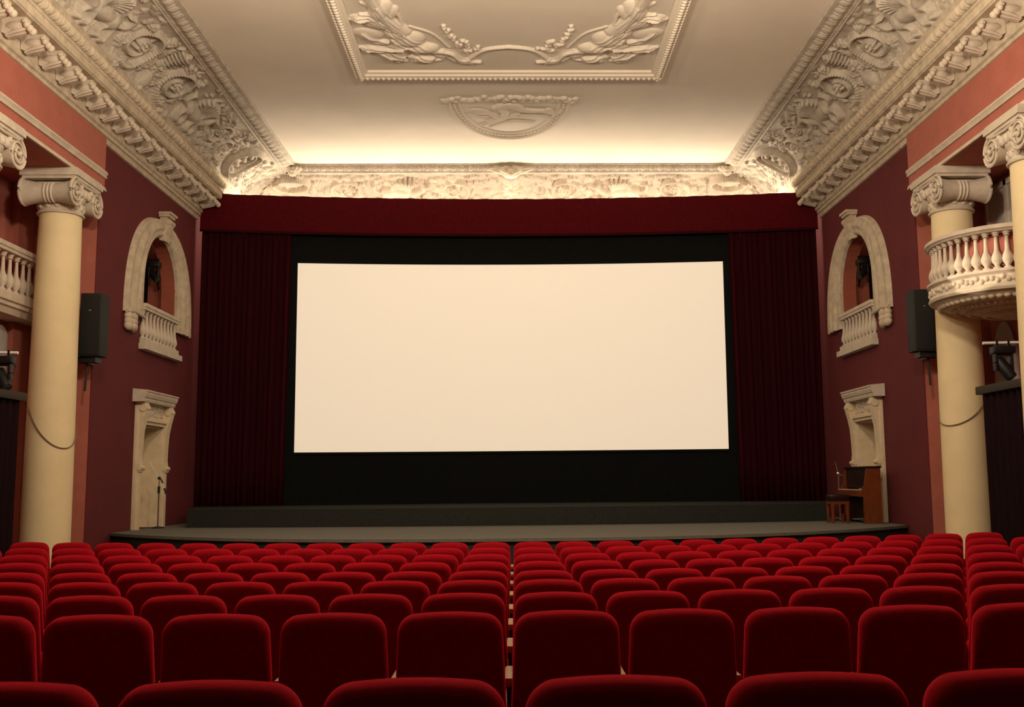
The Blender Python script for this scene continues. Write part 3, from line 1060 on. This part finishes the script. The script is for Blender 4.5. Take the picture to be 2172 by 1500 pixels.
# ------------------------------------------------------------------ doors
for s, side, num in ((-1, 'left', 1), (1, 'right', 2)):
    t = thing('door_%d' % num, 'cream panelled stage door under a console hood on the %s' % side, 'door', (s * W, (DR0 + DR1) / 2, ZS), kind='structure')
    mb = MB(s)
    y0, y1 = DR0 - .22, DR1 + .22
    for a, b in ((y0, DR0), (DR1, y1)):
        mb.bbox((W - .09, a, ZS), (W + .02, b, DRZ + .5), .012)
        mb.box((W - .12, a + .03, ZS), (W - .08, b - .06, 2.3))
    mb.box((W - .07, y0 + .02, DRZ), (W + .01, y1 - .02, 3.42))
    mb.box((W - .02, DR0 - .005, ZS), (W + .42, DR0 + .02, DRZ)).box((W - .02, DR1 - .02, ZS), (W + .42, DR1 + .005, DRZ)).box((W - .02, DR0, DRZ - .02), (W + .42, DR1, DRZ))
    mb.box((W - .10, DR0 + .02, 2.95), (W, DR1 - .02, 3.02)).box((W - .14, DR0, 3.02), (W, DR1, 3.07))
    mb.build('door_frame', DOORP, t, smooth=30)
    mb = MB(s)
    Rr = random.Random(2)
    for k in range(46):     # carved lintel panel
        mb.sphere((W - .075, DR0 + .12 + (DR1 - DR0 - .24) * Rr.random(), 3.13 + .2 * Rr.random()), .045, 6, (.5, 1.2, .8))
    mb.build('lintel_carving', STUCCO, t, smooth=60)
    for sy, yy in ((-1, y0 + .11), (1, y1 - .11)):   # scroll consoles
        mb = MB(s)
        sec = [(W, 3.39), (W - .20, 3.39), (W - .23, 3.30), (W - .22, 3.18), (W - .18, 3.02), (W - .14, 2.80), (W - .12, 2.5), (W - .115, 2.25), (W - .13, 2.12), (W - .16, 2.04), (W - .14, 1.98), (W - .11, 1.98), (W, 2.0)]
        mb.prism(sec, 'y', yy - .10, yy + .10)
        mb.lathe([(.075, -.125), (.075, .125)], (W - .165, yy, 3.27), 14, 'y').lathe([(.05, -.12), (.05, .12)], (W - .125, yy, 2.06), 12, 'y')
        mb.build('console', DOORP, t, smooth=45)
    mb = MB(s)
    hy0, hy1 = y0 - .16, y1 + .02
    pf = [(0, 3.39), (.22, 3.39), (.235, 3.43), (.235, 3.46), (.26, 3.48), (.285, 3.54), (.285, 3.58), (.305, 3.59), (.305, 3.62), (0, 3.65)]
    mb.prism([(W - a, b) for a, b in pf], 'y', hy0, hy1)
    mb.build('hood', STUCCO, t, smooth=20)
    dl = thing('door_leaf', None, None)
    dl.parent = t
    mb = MB(s)
    X = W + .36
    mb.box((X, DR0 + .02, ZS), (X + .05, DR1 - .02, DRZ - .02))
    yc = (DR0 + DR1) / 2
    for a, b in ((DR0 + .06, yc - .03), (yc + .03, DR1 - .06)):
        for z0, z1 in ((.95, 1.55), (1.65, 2.35), (2.45, 2.88)):
            for (p, q) in (((a + .08, z0), (a + .12, z1)), ((b - .12, z0), (b - .08, z1)), ((a + .08, z0), (b - .08, z0 + .04)), ((a + .08, z1 - .04), (b - .08, z1))):
                mb.box((X - .022, p[0], p[1]), (X, q[0], q[1]))
            mb.box((X - .012, a + .16, z0 + .08), (X, b - .16, z1 - .08))
    mb.box((X - .02, yc - .015, ZS), (X, yc + .015, DRZ - .03))
    mb.build('panel', DOORP, dl, smooth=0)
    MB(s).box((X - .015, yc - .10, 1.80), (X, yc - .06, 1.98)).tube([(X - .05, yc - .08, 1.88), (X - .05, yc - .18, 1.88)], .012, 8).tube([(X, yc - .08, 1.88), (X - .05, yc - .08, 1.88)], .012, 8).build('handle', BLACK, dl)

# ---------------------------------------------------- pelmet, curtains, screen
def pel_y(x):
    return 25.0 - .62 * (x / 7.6) ** 2


def curved_sheet(x0, x1, yf, z0, z1, thick, n=80, ztop=None):
    vs, fs = [], []
    for k in range(n + 1):
        x = x0 + (x1 - x0) * k / n
        y = yf(x)
        zt = z1 if ztop is None else ztop(x)
        vs += [(x, y, z0), (x, y, zt), (x, y + thick, z0), (x, y + thick, zt)]
    for k in range(n):
        a, b = 4 * k, 4 * k + 4
        fs += [(a, b, b + 1, a + 1), (a + 2, a + 3, b + 3, b + 2), (a + 1, b + 1, b + 3, a + 3), (a, a + 2, b + 2, b)]
    fs += [(0, 1, 3, 2), (4 * n, 4 * n + 2, 4 * n + 3, 4 * n + 1)]
    return MB().add(vs, fs)


t = thing('stage_pelmet', 'long dark red velvet pelmet bowed across the top of the stage', 'pelmet', (0, 25, 7.8))
rs_ = random.Random(9)
curved_sheet(-7.5, 7.5, pel_y, 7.80, 8.72, .07, 120, lambda x: 8.72 + .004 * math.sin(x * 7) + .004 * math.sin(x * 17)).build('pelmet_face', PELM, t)
curved_sheet(-7.5, 7.5, lambda x: pel_y(x) - .015, 7.77, 7.83, .02, 120).build('pelmet_hem', CURT, t)


def scr_y(x):
    return pel_y(x) + .24


t = thing('cinema_screen', 'wide white cinema screen with added cream glow inside black masking', 'screen', (0, 25.2, 1.2))
curved_sheet(-5.25, 5.25, scr_y, 2.455, 7.105, .02).build('screen_surface', SCRM, t, smooth=60)
curved_sheet(-5.7, 5.7, lambda x: scr_y(x) + .03, 1.2, 8.3, .04).build('masking', MASKM, t, smooth=60)
for x0, x1, z0, z1 in ((-5.27, 5.27, 7.10, 7.16), (-5.27, 5.27, 2.40, 2.46)):
    curved_sheet(x0, x1, lambda x: scr_y(x) - .012, z0, z1, .012).build('masking_border', MASKM, t, smooth=60)

for s, side in ((-1, 'left'), (1, 'right')):
    mb = MB(s)
    n, m_ = 260, 8
    vs, fs = [], []
    for j in range(m_ + 1):
        z = ZP + (8.4 - ZP) * j / m_
        for k in range(n + 1):
            q = k / n
            xin = 5.36 + .10 * (1 - j / m_)
            x = xin + (7.47 - xin) * q
            ph = q * 2 * PI * 15 + .6 * math.sin(q * 23)
            amp = .045 + .02 * math.sin(q * 41)
            vs.append((x + .012 * math.cos(ph), pel_y(x) + .13 + amp * math.sin(ph) * (1 - .25 * j / m_) + .01 * math.sin(ph * 2.3), z))
    for j in range(m_):
        for k in range(n):
            a = j * (n + 1) + k
            fs.append((a, a + 1, a + n + 2, a + n + 1))
    o = mb.add(vs, fs).build('stage_curtain', CURT, smooth=80, fix=False)
    tag(o, 'dark wine red pleated stage curtain hanging %s of the screen' % side, 'curtain', 'stage curtains framing the screen')
    md = o.modifiers.new('thickness', 'SOLIDIFY')
    md.thickness = .01

# ------------------------------------------------------------- loudspeakers
for s, side in ((-1, 'left'), (1, 'right')):
    Y = 18.18
    t = thing('loudspeaker', 'tall black loudspeaker cabinet mounted beside the %s column' % side, 'speaker', (s * 7.35, Y, 3.95), group='wall loudspeakers')
    x0, x1, z0, z1 = 7.22, 7.59, 3.98, 5.10
    mb = MB(s)
    mb.bbox((x0, Y - .14, z0), (x1, Y + .24, z1), .02)
    mb.build('cabinet', SPKM, t, smooth=40)
    MB(s).bbox((x0 + .02, Y - .155, z0 + .03), (x1 - .02, Y - .12, z1 - .03), .008).build('grille', GRILLE, t, smooth=40)
    MB(s).box(((x0 + x1) / 2 - .012, Y - .158, z1 - .32), ((x0 + x1) / 2 + .018, Y - .154, z1 - .305)).build('badge', CHROME, t, smooth=0)
    mb = MB(s)
    mb.box((x0 + .1, Y - .05, z0 - .10), (x1 + .1, Y + .2, z0 - .005)).box((7.55, Y, z0 - .1), (7.62, Y + .5, z0 + .5))
    mb.tube([(7.52, Y + .1, z0 - .1), (7.54, Y + .1, z0 - .6)], .02, 8)
    mb.build('bracket', BLACK, t)
    # cable hanging across the column
    pts = []
    za, zb_ = (3.05, 2.75) if s < 0 else (3.02, 2.85)
    for k in range(25):
        q = k / 24
        a = PI * (1.0 + .0) + (-1.25 + 2.55 * q)      # around the hall/camera side of the shaft
        a = math.radians(305 - 160 * q)
        rr = .405
        # measured from the column axis, facing the camera (-y) and the hall (-x)
        x = COLX + rr * math.cos(a)
        y = COLY[0] + rr * math.sin(a)
        z = za + (zb_ - za) * q - (.72 if s < 0 else .42) * 4 * q * (1 - q) * .75
        pts.append((x, y, z))
    tag(MB(s).tube(pts, .009, 6).build('cable', WIREM), 'thin slack cable sagging across the %s column' % side, 'cable', 'cables slung round the columns')

# -------------------------------------------------- balconies of the gallery
t = thing('balcony', 'round cream balcony with turned balusters between the right columns', 'balcony', (8.35, 16.65, 4.3))
bx, by, br = 8.35, 16.65, 1.35
mb = MB()
mb.lathe([(.02, 4.34), (.16, 4.34), (.26, 4.37), (.5, 4.42), (.8, 4.48), (1.08, 4.54), (1.22, 4.60), (1.26, 4.66)], (bx, by, 0), 48)
for k in range(60):
    a = 2 * PI * k / 60
    for rr, zz in ((1.14, 4.565), (.92, 4.51), (.70, 4.465), (.45, 4.415)):
        mb.sphere((bx + rr * math.cos(a + rr), by + rr * math.sin(a + rr), zz), .065, 6, (1, 1, .7))
mb.build('corbel', STUCCO_D, t, smooth=60)
MB().lathe([(1.2, 4.62), (1.31, 4.64), (1.33, 4.68), (1.31, 4.72), (1.28, 4.74), (1.28, 4.88), (1.31, 4.90), (1.34, 4.92), (1.34, 4.96), (.9, 4.965)], (bx, by, 0), 72).build('base_ring', STUCCO, t, smooth=35)
MB().lathe([(1.10, 4.96), (1.10, 5.60), (1.07, 5.60), (1.07, 4.96), (1.10, 4.96)], (bx, by, 0), 48, cap=False, a0=math.radians(100), a1=math.radians(285)).build('parapet_lining', PINK, t, smooth=60)
mb = MB()
for k in range(100):
    a = 2 * PI * k / 100
    mb.sphere((bx + 1.285 * math.cos(a), by + 1.285 * math.sin(a), 4.81 + .03 * math.sin(k * 2.4)), .045, 6)
mb.build('frieze_carving', STUCCO, t, smooth=60)
MB().lathe([(1.08, 5.56), (1.30, 5.56), (1.32, 5.59), (1.345, 5.60), (1.345, 5.65), (1.32, 5.67), (1.08, 5.67), (1.08, 5.56)], (bx, by, 0), 64, cap=False).build('hand_rail', STUCCO, t, smooth=35)
first = None
for k in range(27):
    a = math.radians(95 + 190 * k / 26)
    if first is None:
        first = MB().lathe(baluster_prof(.61, .085, .42), (0, 0, 0), 14).build('baluster', STUCCO, None, smooth=50)
        c = first
    else:
        c = first.copy()
        C.objects.link(c)
    c.parent = t
    c.location = (bx + 1.22 * math.cos(a) - t.location.x, by + 1.22 * math.sin(a) - t.location.y, 4.96 - t.location.z)

t = thing('balustrade', 'straight cream balustrade in the left gallery behind the column', 'balustrade', (-8.5, 16, 4.9))
MB().box((-8.62, 12.5, 5.70), (-8.38, YM - .03, 5.78)).box((-8.60, 12.5, 5.64), (-8.40, YM - .03, 5.70)).build('hand_rail', STUCCO, t, smooth=0)
mb = MB()
mb.extrude([(-8.89, 4.98), (-8.40, 4.98), (-8.38, 4.95), (-8.38, 4.82), (-8.42, 4.80), (-8.42, 4.74), (-8.46, 4.72), (-8.50, 4.62), (-8.89, 4.60)],
           [((0, 12.5, 0), (1, 0, 0), (0, 0, 1)), ((0, YM - .03, 0), (1, 0, 0), (0, 0, 1))], closed=True)
mb.build('ledge', STUCCO, t, smooth=20)
first = None
k = 0
y = YM - .2
while y > 14.2:
    if first is None:
        first = MB().lathe(baluster_prof(.66, .085, .42), (0, 0, 0), 14).build('baluster', STUCCO, None, smooth=50)
        c = first
    else:
        c = first.copy()
        C.objects.link(c)
    c.parent = t
    c.location = (0, y - t.location.y, 4.98 - t.location.z)
    y -= .235
# windows on the gallery walls
mb = MB()
mb.box((WG - .05, 16.9, 5.0), (WG - .01, 18.4, 7.0))
w = thing('window_1', 'pale shuttered balcony door behind the round balcony', 'window', (WG, 17.65, 5), kind='structure')
mb.build('shutter', GLASSM, w, smooth=0)
mb = MB()
for a, b in (((16.9, 5.0), (17.0, 7.0)), ((18.3, 5.0), (18.4, 7.0)), ((16.9, 6.9), (18.4, 7.0)), ((17.6, 5.0), (17.7, 7.0))):
    mb.box((WG - .09, a[0], a[1]), (WG - .04, b[0], b[1]))
mb.build('window_frame', STUCCO, w, smooth=0)
for s, side, num in ((-1, 'left', 2), (1, 'right', 3)):
    yc = 18.12 if s > 0 else 17.85
    w = thing('window_%d' % num, 'round headed pale window low in the %s gallery wall' % side, 'window', (s * WG, yc, 2), kind='structure')
    pts = [(yc - .4, 2.0), (yc + .4, 2.0)] + [(yc + .4 * math.cos(a), 3.85 + .66 * math.sin(a)) for a in np.linspace(0, PI, 24)]
    MB(s).prism(pts, 'x', WG - .05, WG - .005).build('pane', GLASSM, w, smooth=0)

# ---------------------------------------------- draped partitions and lamps
def moving_head(s, x, y, z, tilt, par, k=1.0):
    """hung upside down under z: clamps, base, yoke, head"""
    def B(mb, a, b, r=0):
        a = (x + a[0] * k, y + a[1] * k, z + a[2] * k)
        b = (x + b[0] * k, y + b[1] * k, z + b[2] * k)
        return mb.bbox(a, b, r * k) if r else mb.box(a, b)
    B(MB(s), (-.20, -.12, -.20), (.20, .12, -.06), .02).build('lamp_base', BLACK, par, smooth=40)
    for q in (-1, 1):
        B(MB(s), (q * .11 - .02, -.03, -.08), (q * .11 + .02, .03, .05)).build('clamp', BLACK, par, smooth=0)
    mb = MB(s)
    B(mb, (-.17, -.07, -.52), (-.12, .07, -.18), .015)
    B(mb, (.12, -.07, -.52), (.17, .07, -.18), .015)
    B(mb, (-.15, -.06, -.24), (.15, .06, -.19))
    mb.build('yoke', BLACK, par, smooth=40)
    mb = MB(s)
    d = Vector((math.sin(tilt), -.35, -math.cos(tilt))).normalized()
    c = Vector((x, y, z - .46 * k))
    mb.tube([c - d * .20 * k, c - d * .17 * k, c + d * .02 * k, c + d * .20 * k, c + d * .24 * k], [.07 * k, .11 * k, .12 * k, .105 * k, .10 * k], 16)
    mb.build('lamp_head', BLACK, par, smooth=40)
    MB(s).tube([c + d * .235 * k, c + d * .25 * k], [.085 * k, .07 * k], 16).build('lens', LENS, par, smooth=40)


for s, side in ((-1, 'left'), (1, 'right')):
    t = thing('curtained_partition', 'tall black curtained partition with a dark ledge on the %s edge' % side, 'partition', (s * 8.0, 14, 0), group='curtained partitions')
    zf = floor_z(7.8, 14.5)
    xe = 7.68 if s < 0 else 7.56
    ye = 16.45 if s < 0 else 16.55
    MB(s).bbox((xe, 9.0, 3.06), (xe + .75, ye, 3.19), .012).build('ledge', RAILM, t, smooth=30)
    mb = MB(s)
    n = 300
    vs, fs = [], []
    pp = [(xe + .08 + .04 * math.sin(k * .9), 9 + (ye - .06 - 9) * k / 240) for k in range(241)] + [(xe + .08 + .55 * k / 40, ye - .08 + .03 * math.sin(k * .9)) for k in range(1, 41)]
    for (x, y) in pp:
        vs += [(x, y, zf), (x, y, 3.06)]
    mb.add(vs, [(2 * k, 2 * k + 2, 2 * k + 3, 2 * k + 1) for k in range(len(pp) - 1)])
    mb.build('curtain', DRAPE, t, smooth=80)
    # pipe and lamp
    yy = 16.15
    xc = 7.95 if s < 0 else 7.86
    z = 3.80 if s < 0 else 3.86
    x0 = 7.72 if s < 0 else 7.55
    o = MB(s).tube([(x0, yy, z), (WG, yy, z + .02)], .024, 12).build('pipe', WHITEP)
    tag(o, 'white steel pipe carrying the hanging stage lamp at the %s edge' % side, 'pipe', 'white lamp pipes')
    L = thing('stage_lamp', 'black moving head lamp hung from white pipe over the %s partition' % side, 'lamp', (s * xc, yy, z - .7), group='stage lamps over the partitions')
    moving_head(s, xc, yy, z, -.6 if s < 0 else .5, L, .86)
    MB(s).tube([(xc - .15, yy - .1, z - .12), (xc - .26, yy - .12, z - .22), (xc - .22, yy - .1, z - .34), (xc - .12, yy - .06, z - .30)], .008, 6).build('cable', BLACK, L)
    # lamp in the arch
    L = thing('stage_lamp', 'small black stage lamp hanging inside the arched opening on the %s wall' % side, 'lamp', (s * 7.92, 22.72, 6.2), group='stage lamps inside the arches')
    moving_head(s, 7.95, 22.66, 6.68, -.7, L, .72)
    MB(s).tube([(7.84, 22.66, 6.70), (8.3, 22.66, 6.70)], .022, 10).tube([(8.2, 22.66, 6.70), (8.2, 22.66, 6.86)], .015, 8).build('bar', BLACK, L)
    L2 = thing('stage_lamp', 'second black stage lamp beside the curtain inside the %s arched opening' % side, 'lamp', (s * 8.42, 22.95, 6.0), group='stage lamps inside the arches')
    moving_head(s, 8.42, 22.95, 6.62, .5, L2, .7)

# ------------------------------------------------------ microphone stand
mx, my = -7.36, 21.75
t = thing('microphone_stand', 'thin microphone stand with boom arm in front of the left door', 'microphone stand', (mx, my, ZS))
MB().lathe([(.13, ZS), (.13, ZS + .02), (.04, ZS + .035), (.015, ZS + .05)], (mx, my, 0), 20).build('foot', BLACK, t)
MB().tube([(mx, my, ZS + .03), (mx, my, ZS + .80)], .014, 10).build('pole', CHROME, t)
MB().tube([(mx, my, ZS + .72), (mx, my, ZS + .86)], .026, 10).build('clutch', BLACK, t)
MB().tube([(mx, my, ZS + .80), (mx, my, ZS + 1.02)], .011, 10).build('inner_pole', CHROME, t)
MB().tube([(mx + .13, my - .02, ZS + .80), (mx - .04, my, ZS + 1.06), (mx - .22, my + .02, ZS + 1.38)], .005, 8).build('boom', CHROME, t)
MB().sphere((mx, my, ZS + 1.03), .035, 10).tube([(mx + .02, my, ZS + 1.03), (mx + .08, my, ZS + .93)], .018, 8).build('joint', BLACK, t)
MB().tube([(mx + .12, my - .02, ZS + .82), (mx + .16, my - .02, ZS + .70)], [.022, .018], 10).build('counterweight', BLACK, t)

# ------------------------------------------------------------------ piano
px, py = 7.1, 20.45
t = thing('upright_piano', 'brown upright piano standing in front of the right stage door', 'piano', (px, py, ZS))
# body seen end-on: near side panel at y = py, back towards the right wall
xk, xm, xb = 6.76, 6.92, 7.24            # keyboard front, case front, back
zt = ZS + 1.12
for yy in (py, py + 1.33):
    mb = MB()
    sec = [(6.97, ZS), (7.33, ZS), (7.33, zt), (7.06, zt), (6.99, ZS + .74), (6.95, ZS + .70), (6.95, ZS + .54), (6.97, ZS + .52)]
    mb.prism(sec, 'y', yy, yy + .05)
    mb.build('side_panel', PIANO, t, smooth=0)
MB().box((7.07, py + .05, ZS + .70), (7.31, py + 1.33, zt - .02)).build('upper_case', PIANOD, t, smooth=0)
MB().box((7.03, py - .02, zt - .02), (7.35, py + 1.40, zt + .015)).build('lid', PIANOD, t, smooth=0)
MB().box((7.08, py + .05, ZS + .05), (7.29, py + 1.33, ZS + .52)).build('lower_panel', PIANOD, t, smooth=0)
MB().box((6.86, py + .05, ZS + .54), (7.08, py + 1.33, ZS + .66)).build('key_bed', PIANO, t, smooth=0)
mb = MB()
for k in range(46):
    y = py + .08 + k * .0268
    mb.box((6.88, y, ZS + .66), (7.02, y + .0245, ZS + .675))
mb.build('keyboard', KEYS, t, smooth=0)
mb = MB()
for k in (-1, 0, 1):
    mb.bbox((6.97, py + .7 + k * .1 - .02, ZS + .06), (7.09, py + .7 + k * .1 + .02, ZS + .075), .004)
mb.build('pedal', CHROME, t)
for yy in (py + .01, py + 1.35):
    for xx in (7.0, 7.30):
        MB().lathe([(.022, -.012), (.026, 0), (.022, .012)], (xx, yy + .015, ZS + .026), 12, 'y').build('caster', CHROME, t)
# stool and small music stand
sx, sy = 6.60, 20.95
t = thing('piano_stool', 'dark wooden stool with cushioned top left of the piano', 'stool', (sx, sy, ZS))
MB().bbox((sx - .19, sy - .2, ZS + .44), (sx + .19, sy + .2, ZS + .58), .03).build('seat', PIANOD, t, smooth=40)
MB().box((sx - .18, sy - .19, ZS + .38), (sx + .18, sy + .19, ZS + .44)).build('apron', PIANO, t, smooth=0)
for a in (-1, 1):
    for b in (-1, 1):
        MB().tube([(sx + a * .15, sy + b * .16, ZS), (sx + a * .15, sy + b * .16, ZS + .4)], [.028, .04], 8).build('leg', PIANO, t)
ms = (7.0, 22.1)
t = thing('microphone_stand', 'chrome microphone stand behind the upright piano and its stool on the right', 'microphone stand', (ms[0], ms[1], ZS))
MB().lathe([(.14, ZS), (.14, ZS + .02), (.03, ZS + .04)], (ms[0], ms[1], 0), 16).build('foot', BLACK, t)
MB().tube([(ms[0], ms[1], ZS + .02), (ms[0], ms[1], ZS + .98)], .014, 8).build('pole', CHROME, t)
MB().tube([(ms[0] + .22, ms[1], ZS + .90), (ms[0], ms[1], ZS + 1.0), (ms[0] - .06, ms[1], ZS + 1.25)], .010, 8).build('boom', CHROME, t)
MB().sphere((ms[0], ms[1], ZS + 1.0), .035, 8).build('joint', CHROME, t)

# -------------------------------------------------------------------- seats
def slab(w0, w1, z0, z1, r, th, bev, lean, yc):
    """upholstered slab: rounded outline in x-z with rounded edges, leaning back"""
    out = []
    nq = 8
    hw0, hw1 = w0 / 2, w1 / 2
    for k in range(nq + 1):
        a = PI / 2 * k / nq
        out.append((hw1 - r + r * math.sin(PI / 2 - a) * 1.0, z1 - r + r * math.sin(a)))
    out = [(hw1 - r + r * math.cos(PI / 2 * k / nq), z1 - r + r * math.sin(PI / 2 * k / nq)) for k in range(nq + 1)]
    # slight crown along the top edge
    top = [(x, z1 + .008 * (1 - (x / (hw1 - r)) ** 2)) for x in np.linspace(hw1 - r, -(hw1 - r), 9)[1:-1]]
    left = [(-x, z) for x, z in out[::-1]]
    sideL = [(-(hw1 + (hw0 - hw1) * q), z1 - r + (z0 + .04 - z1 + r) * q) for q in (.35, .7, 1)]
    bot = [(-hw0 + .03, z0), (hw0 - .03, z0)]
    sideR = [(-x, z) for x, z in sideL[::-1]]
    outline = out + top + left + sideL + bot + sideR
    n = len(outline)
    zc = (z0 + z1) / 2
    def ring(ins, y):
        res = []
        for i in range(n):
            a, b = Vector(outline[i - 1]), Vector(outline[(i + 1) % n])
            t = (b - a)
            nrm = Vector((-t.y, t.x)).normalized()
            p = Vector(outline[i]) + nrm * ins
            res.append((p.x, yc + y - lean * (p.y - z0), p.y))
        return res
    rings = []
    st_ = 5
    for k in range(st_ + 1):
        a = PI / 2 * k / st_
        rings.append(ring(bev * (1 - math.sin(a)), -th / 2 + bev * (1 - math.cos(a))))
    for k in range(st_ + 1):
        a = PI / 2 * (1 - k / st_)
        rings.append(ring(bev * (1 - math.sin(a)), th / 2 - bev * (1 - math.cos(a))))
    vs = [p for r_ in rings for p in r_]
    fs = [tuple(range(n - 1, -1, -1)), tuple(range((len(rings) - 1) * n, len(rings) * n))]
    for i in range(len(rings) - 1):
        for k in range(n):
            fs.append((i * n + k, i * n + (k + 1) % n, (i + 1) * n + (k + 1) % n, (i + 1) * n + k))
    return vs, fs


def make_seat():
    t = thing('theatre_seat', 'red velvet seat', 'seat', (0, 0, 0), 'red velvet theatre seats')
    MB().add(*slab(.535, .50, .36, .942, .095, .165, .080, .10, 0)).build('backrest', VELVET, t, smooth=60)
    v, f = slab(.44, .42, .34, .60, .07, .11, .05, .06, .18)
    MB().add(v, f).build('seat_cushion', VELVET, t, smooth=60)
    x = .275
    MB().box((x - .010, .05, 0), (x + .010, .32, .58)).box((x - .02, .04, 0), (x + .02, .36, .03)).build('side_standard', PLINTH, t, smooth=0)
    MB().bbox((x - .022, .03, .58), (x + .022, .36, .625), .012).build('armrest', WOOD, t, smooth=40)
    return t


ORD = ['', 'first', 'second', 'third', 'fourth', 'fifth', 'sixth', 'seventh', 'eighth', 'ninth', 'tenth', 'eleventh', 'twelfth', 'thirteenth']
ROWNAME = ['the row nearest the camera', 'the second row from the camera', 'the third row from the camera', 'the fourth row from the camera', 'the fifth row from the camera',
           'the fourth row from the stage', 'the third row from the stage', 'the second row from the stage', 'the front row by the stage']
proto = make_seat()
used = False
for ri, (y, zt_) in enumerate(ROWS):
    for sg in (-1, 1):
        for k in range(1, 13):
            x = sg * (k - .5) * ROWP + (.03 if ri == 0 else 0)
            u0, v0 = project((x - .26, y, zt_))
            u1, v1 = project((x + .26, y, zt_))
            if u1 < 2 or u0 > 2170:
                continue
            if not used:
                o, used = proto, True
            else:
                o = copy_tree(proto)
            o.location = (x, y, floor_z(x, y))
            o['label'] = 'red velvet seat, %s %s of the centre gap, in %s' % (ORD[k], 'left' if sg < 0 else 'right', ROWNAME[ri])
            o['category'] = 'seat'

# ------------------------------------------------------------------- lights
def light(name, typ, loc, energy, col, size=.3, aim=None, **kw):
    L = bpy.data.lights.new(name, typ)
    L.energy = energy
    L.color = col
    if typ == 'AREA':
        L.shape = 'DISK'
        L.size = size
    else:
        L.shadow_soft_size = size
    for k_, v_ in kw.items():
        setattr(L, k_, v_)
    o = bpy.data.objects.new(name, L)
    o.location = loc
    C.objects.link(o)
    if aim is not None:
        d = Vector(aim) - Vector(loc)
        o.rotation_euler = d.to_track_quat('-Z', 'Y').to_euler()
    return o


WARM = (1.0, .82, .60)
# floodlights standing on the pelmet's back side, throwing up at the cove
for x in (-6.2, -4.6, -3.1, -1.6, 0, 1.6, 3.1, 4.6, 6.2):
    light('cove_floodlight', 'POINT', (x, 26.15, 8.45), 62, WARM, .12)
    light('cove_floodlight', 'AREA', (x, 25.70, 8.50), 32, WARM, .2, (x, 24.70, 8.50 + .25))
# house lamps hanging in the middle of the hall, above the frame, plus added area lights to brighten the ceiling
for x, y, z in ((0, 10.6, 7.4), (-3.6, 10.6, 7.4), (3.6, 10.6, 7.4)):
    light('house_lamp', 'POINT', (x, y, z), 370, WARM, .35)
    light('added_ceiling_fill', 'AREA', (x, y + .2, z + .1), 145, WARM, .5, (x * 1.25, y + 7.0, z + 3.0))
# stray beam of a stage lamp on the round balcony
light('stage_beam', 'SPOT', (-6.8, 15.2, 3.0), 8500, (1.0, .82, .58), .03, (7.25, 15.84, 5.02), spot_size=math.radians(3.4), spot_blend=.12)

wd = bpy.data.worlds.new('world')
bpy.context.scene.world = wd
wd.use_nodes = True
wd.node_tree.nodes['Background'].inputs['Color'].default_value = (.02, .015, .01, 1)
wd.node_tree.nodes['Background'].inputs['Strength'].default_value = .3

sc = bpy.context.scene
sc.view_settings.view_transform = 'Standard'
sc.view_settings.look = 'None'
sc.view_settings.exposure = 0
sc.view_settings.gamma = 1
sc.view_settings.use_curve_mapping = False
sc.cycles.max_bounces = 8
sc.cycles.diffuse_bounces = 5
sc.cycles.use_denoising = True
